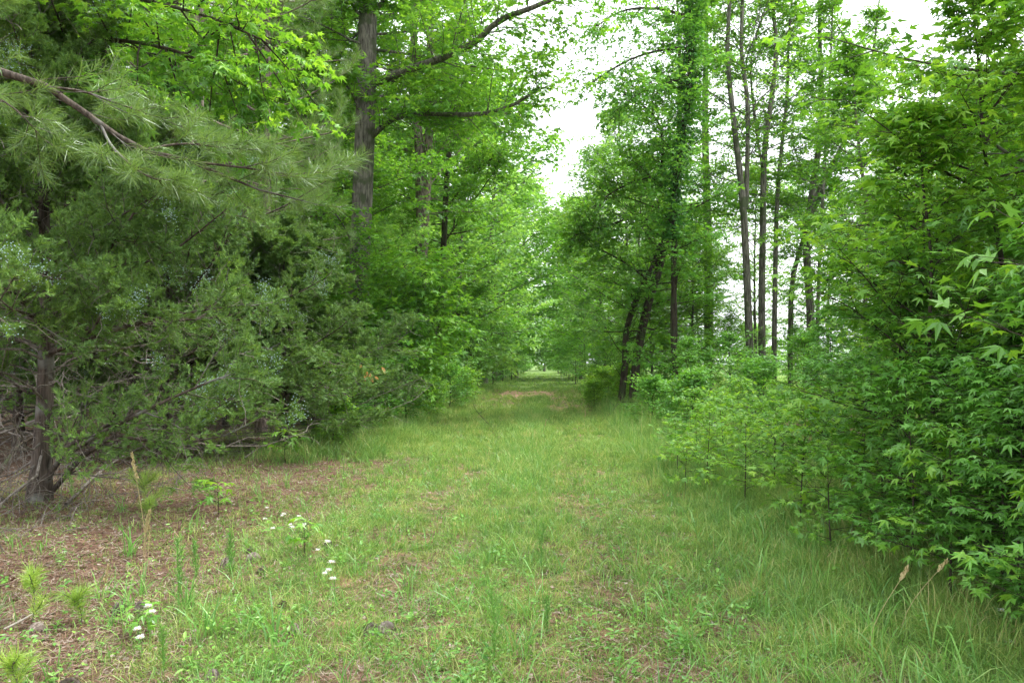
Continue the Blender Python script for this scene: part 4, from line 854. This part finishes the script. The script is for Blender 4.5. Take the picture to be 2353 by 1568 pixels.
# white flowers
def daisy(H, bend):
    k = np.linspace(0, 1, 6); p = np.stack([bend*H*k**2, 0*k, H*k], 1); hd = p[-1]; n = 26; a = np.arange(n)*2*pi/n
    d = np.stack([np.cos(a), np.sin(a), .1+.5*(np.arange(n) % 2)], 1); pet = stamp(hd+d*.003, d, np.array([0, 0, 1.])+0*d, rng.uniform(.014, .020, n), (np.array([(0, -.07, 0), (0, .07, 0), (1, .1, 0), (1, -.1, 0)], float), np.array([(0, 1, 2), (0, 2, 3)])))
    dm = [tube(np.stack([hd+[0, 0, z] for z in (-.002, .001, .003, .004)]), [.003, .005, .004, .0005], 8)]
    lv = stamp(np.stack([np.interp([.1, .25, .4, .6], k, p[:, i]) for i in range(3)], 1), rng.normal(0, 1, (4, 3))*[1, 1, .2]+[0, 0, .4], np.tile([0, 0, 1.], (4, 1)), np.full(4, .035), OVAL)
    h = {'stem': mesh('fstem', [(*tube(p, .0013, 5), 0), (*lv, 0)], [M_FORB])}
    return h, mesh('blossom', [(*pet, 0), (*cat(dm), 1)], [M_WHITE, M_YELLOW], (1,))
DS = [daisy(.15, .2), daisy(.22, .3), daisy(.10, .1)]
fl = [(600, 1235), (615, 1222), (628, 1250), (640, 1225), (655, 1258), (668, 1240), (680, 1232), (690, 1262), (700, 1248), (660, 1276), (735, 1345), (748, 1360), (742, 1376), (760, 1350), (768, 1372), (752, 1388), (770, 1392),
      (318, 1480), (335, 1465), (343, 1490), (325, 1500), (2315, 1500), (2335, 1520), (2322, 1545)]
def flab(px, py):
    if px < 400: return 'white daisy like flower low beside the small green seedling'
    if px < 715: return 'white daisy like flower in the loose patch on the pine straw edge'
    if px < 900: return 'white daisy like flower in the tight patch beside the left rut'
    return 'white daisy like flower in the shaded lower corner by the thicket'
for j, (px, py) in enumerate(fl):
    x, y = gxy(px, py); r = thing('white_flower', flab(px, py), 'flower', (x, y, float(hgt(x, y))), j*2.1, .9+.4*rng.random(), 'white flowers')
    st, bl = DS[j % 3]; obj('stem', st['stem'], r); obj('blossom', bl, r)
# pine cones
def cone():
    V = []; n = 70; i = np.arange(n); t = i/n; a = i*2.4; L = .055
    rad = .020*np.sin(pi*np.clip(t*.86+.12, 0, 1))+.004
    o = np.stack([L*t, rad*.4*np.cos(a), rad*.4*np.sin(a)], 1); d = np.stack([.5+0*a, np.cos(a), np.sin(a)], 1)
    core = tube(np.stack([np.linspace(0, L, 8), 0*np.linspace(0, 1, 8), 0*np.linspace(0, 1, 8)], 1), .009*np.sin(pi*np.linspace(.15, .95, 8)), 8)
    core2 = stamp(o, d, np.array([-1., 0, 0])+0*d, rad*1.1+.004, (np.array([(0, -.35, 0), (0, .35, 0), (.9, .5, .0), (1.05, 0, .2), (.9, -.5, 0)], float), np.array([(0, 1, 2), (0, 2, 3), (0, 3, 4)])))
    return mesh('cone', [(*core, 0), (*core2, 0)], [M_CONE])
CM = cone()
cn = [(565, 1278, 'pine cone at the left end of the loose flower patch'), (585, 1300, 'pine cone just below the flower patch'), (762, 1275, 'dark pine cone between the flower patch and the rut'), (590, 1330, 'open pine cone on bare pine straw'), (530, 1310, 'pine cone beside the broad weeds'),
      (330, 1400, 'pine cone left of the small green seedling'), (255, 1410, 'pine cone beside the pine seedling'), (95, 1458, 'pale pine cone next to the bleached stick'), (165, 1560, 'pine cone at the bottom edge below the stick'),
      (470, 1560, 'grey pine cone low on the pine straw'), (690, 1460, 'pine cone in grass by the tall narrow tuft'), (845, 1455, 'pine cone at the grass line beneath the tight flower patch'), (880, 1470, 'pine cone partly sunk in the grass line'),
      (1020, 1640, 'pine cone in the left rut'), (640, 1400, 'pine cone between the two flower patches'), (25, 1550, 'dark pine cone in the lower corner')]
for j, (px, py, lab) in enumerate(cn):
    if py > 1567: continue
    x, y = gxy(px, py); o = obj('pine_cone', CM, None, (x, y, float(hgt(x, y))+.022), label=lab, category='pine cone', group='pine cones on the ground'); o.rotation_euler = (j, .2*sin(j), j*2.2); s = 1.1+.4*rng.random(); o.scale = (s, s, s)
# seedlings
sd = sap(.22, .003, .35, .09, (6, 2, 1, 2), .06, M_YOUNG, .05)
x, y = gxy(318, 1460); plant('seedling', 'small bright green star leafed seedling alone on the pine straw', 'seedling', sd, x, y, 1.)
for px, py, s, lab in ((655, 1080, 2.3, 'leafy seedling under the cedar branches'), (780, 1010, 2.6, 'leafy seedling before the leafy shrub'), (700, 1290, 1.4, 'seedling touching the loose flower patch'), (500, 1200, 1.8, 'seedling in the shade of the cedar edge')):
    x, y = gxy(px, py); plant('seedling', lab, 'seedling', sd, x, y, px, s)
# pine seedlings
def pine_seedling(H, nb):
    p = rs(np.array([(0, 0, 0), (.02, 0, H*.4), (0, .02, H*.75), (.01, 0, H)], float), 8); P = p[None]
    B, L = primaries(p, nb, .25, .9, H*.6, 25, 50); ax = np.concatenate([rs(b, 8)[None] for b in B]+[P])
    o = []; d = []
    for t in np.linspace(.35, 1, 9):
        i = min(int(t*7), 6); o.append(ax[:, i]*(1-(t*7-i))+ax[:, i+1]*(t*7-i)); d.append(nrm(ax[:, i+1]-ax[:, i]))
    o = np.vstack(o); d = np.vstack(d); nd = multi(o, d, .11*rng.uniform(.8, 1.1, len(o)), [tuft(14, 1.0, .013, 7), tuft(14, 1.1, .013, 8)], 1.)
    return {'stem': mesh('ps', [(*tube(ax, taperR(np.full(len(ax), .005), 8, .5), 5), 0)], [M_PINEB]), 'needles': mesh('pn', [(*cat(nd), 0)], [M_NEEDLEY])}
PSD = [pine_seedling(.36, 4), pine_seedling(.26, 3)]
for px, py, k, rz, s, lab in ((70, 1440, 0, 0, 1., 'yellow green pine seedling with upright needle tufts'), (185, 1440, 1, 2, 1., 'pine seedling spreading beside the upright one'), (30, 1600, 1, 1, 1., 'pine seedling cut by the bottom corner'), (330, 1200, 0, 1, 1.2, 'dim pine seedling in shade before the cedar trunks'), (345, 1215, 1, 3, .9, 'smaller shaded pine seedling next to the dim one')):
    x, y = gxy(px, py); plant('pine_seedling', lab, 'pine seedling', PSD[k], x, y, rz, s, 'pine seedlings')
# feathery weeds (dog fennel)
def fennel(H):
    p = rs(np.array([(0, 0, 0), (.01, .01, H*.5), (.02, 0, H)], float), 8)[None]
    B, L = kids(p, 26, .15, .98, 50, np.array([H*.28]), 4, .1, .4, .3); n = 12
    t = np.linspace(0, .95, n); f = t*3; i = np.minimum(f.astype(int), 2); f = (f-i)[None, :, None]; o = (B[:, i]*(1-f)+B[:, i+1]*f).reshape(-1, 3); d = rng.normal(0, .8, o.shape)+[0, 0, .8]
    sl = (np.array([(0, -.04, 0), (0, .04, 0), (1, 0, 0)], float), np.array([(0, 1, 2)]))
    fo = [stamp(o, d+rng.normal(0, .3, d.shape), rng.normal(size=o.shape), rng.uniform(.02, .045, len(o)), sl) for _ in range(2)]
    return {'stem': mesh('fs', [(*tube(p, .003, 5), 0), (*tube(B, .0012, 3), 0)], [M_FORB]), 'foliage': mesh('ff', [(*cat(fo), 0)], [M_FORB])}
FN = [fennel(.42), fennel(.3)]
for px, py, k, s, lab in ((412, 1390, 0, 1.1, 'tall feathery weed on the pine straw by the seed stalks'), (450, 1330, 1, 1., 'feathery weed behind the tall one'), (1245, 1330, 0, .9, 'blue green feathery weed in the middle of the track'), (1255, 1480, 1, .8, 'small feathery weed below the middle one'),
    (530, 1330, 1, 1.1, 'feathery weed beside the open pine cone'), (375, 1530, 1, .9, 'low feathery weed near the bottom edge'), (880, 1070, 1, 1, 'feathery weed at the corner of the pine straw'), (1135, 1555, 0, 1., 'thin dark stemmed weed rising from the bottom middle')):
    x, y = gxy(px, py); plant('feathery_weed', lab, 'weed', FN[k], x, y, px, s, 'feathery weeds')
# sticks
def stick(name, lab, pts, r, mt, forks=0):
    P = rs(np.array(pts, float), 12); b = P[0].copy(); P = P-b; vs = [tube(P, np.linspace(r, r*.4, 12), 7)]
    if forks:
        B, L = kids(P[None], forks, .2, .95, 45, np.array([np.linalg.norm(P[-1])*.35]), 5, .3, .2, 0, .15); vs.append(tube(B, taperR(np.full(len(B), r*.5), 5, .4), 5))
    obj(name, mesh(name, [(*cat(vs), 0)], [mt], (0,)), None, b, label=lab, category='stick' if 'stick' in name else 'branch')
def gp(px, py, dz=0.): x, y = gxy(px, py); return (x, y, float(hgt(x, y))+dz)
stick('bleached_stick', 'pale bleached stick on the pine straw in the lower corner', [gp(8, 1458, .02), gp(60, 1440, .05), gp(110, 1418, .08)], .008, M_PALE)
stick('dark_forked_stick', 'dark forked stick standing out of the grass along the track', [gp(1132, 985, .05), gp(1110, 972, .16), (gp(1095, 965)[0], gp(1095, 965)[1], .26), (gp(1088, 965)[0], gp(1088, 965)[1], .42)], .012, M_BARKD, 3)
stick('fallen_branch', 'long grey fallen branch lying in the shade under the berried cedar', [gp(150, 1190, .05), gp(230, 1130, .12), gp(310, 1080, .2), gp(420, 1050, .35)], .018, M_DEAD, 8)
stick('fallen_branch', 'fallen branch slanting up from the ground beside the low bright cedar', [gp(560, 1080, .05), gp(650, 1050, .35), gp(760, 1040, .95)], .014, M_DEAD, 8)
stick('fallen_branch', 'broken dry branch at the foot of the leaning tree', [gp(1395, 962, .1), gp(1425, 955, .35), gp(1462, 955, .3)], .018, M_BARKD, 5)
stick('fallen_branch', 'bare branch arching low between cedar trunks', [gp(-40, 1200, .1), gp(60, 1120, .5), gp(200, 1110, .45), gp(330, 1130, .1)], .022, M_BARKD, 10)
# dead brush tangle
def brush():
    n = 260; x = np.concatenate([rng.uniform(-7.4, -4.2, n), rng.uniform(-7.5, -4.2, n)]); y = np.concatenate([rng.uniform(5.6, 9, n), rng.uniform(9, 17, n)])
    o = np.stack([x, y, hgt(x, y)], 1); d = nrm(rng.normal(0, .6, o.shape)+[0, 0, .7]); L = rng.uniform(.3, .9, len(o)); P = path(o, d, L, 7, -.9, .3)
    Q, LQ = kids(P, 3, .3, 1, 50, L*.4, 5, .2, 0, -.5, .25)
    obj('dead_brush', mesh('dead_brush', [(*tube(P, taperR(.0045+0*L, 7, .4), 4), 0), (*tube(Q, taperR(.0025+0*LQ, 5, .5), 3), 0)], [M_DEAD]), kind='stuff', label='tangled dry grey brush on the ground under the cedars', category='dry brush')
brush()
# orange dead leaves caught in the shrub
x0 = at(850, 852, 11.9); n = 9; o = x0+rng.normal(0, 1, (n, 3))*[.11, .05, .07]
v = stamp(o, rng.normal(0, .4, (n, 3))+[0, 0, -1], np.array([0, -1., .3])+rng.normal(0, .4, (n, 3)), rng.uniform(.09, .17, n), OVAL)
tg = tube(np.stack([x0+[-.3, .1, .1], x0+[0, 0, .06], x0+[.25, .05, .12]]), .004, 4)
tl = thing('dead_leaf_spray', 'spray of orange dead leaves hanging at the end of the cedar row', 'dead leaves', x0)
obj('leaves', mesh('ol', [(v[0]-x0, v[1], 0)], [M_ORANGE]), tl); obj('twig', mesh('ot', [(tg[0]-x0, tg[1], 0)], [M_DEAD]), tl)

# ---------------------------------------------------------------- damp air: far trees fade a little
def haze():
    bx = np.array([(x, y, z) for x in (-1000, 1000) for y in (-400, 1600) for z in (-2.0, 30.0)], float)
    T = np.array([(0, 1, 3), (0, 3, 2), (4, 6, 7), (4, 7, 5), (0, 4, 5), (0, 5, 1), (2, 3, 7), (2, 7, 6), (0, 2, 6), (0, 6, 4), (1, 5, 7), (1, 7, 3)])
    m = bpy.data.materials.new('haze'); m.use_nodes = True; nt = m.node_tree; nt.nodes.clear()
    v = nt.nodes.new('ShaderNodeVolumePrincipled'); v.inputs['Color'].default_value = (.93, .96, 1, 1); v.inputs['Density'].default_value = .00014; v.inputs['Anisotropy'].default_value = .2
    o = nt.nodes.new('ShaderNodeOutputMaterial'); nt.links.new(v.outputs[0], o.inputs['Volume'])
    obj('haze', mesh('haze', [(bx, T, 0)], [m]), kind='stuff', label='thin damp air softening the far end of the track', category='haze')
haze()
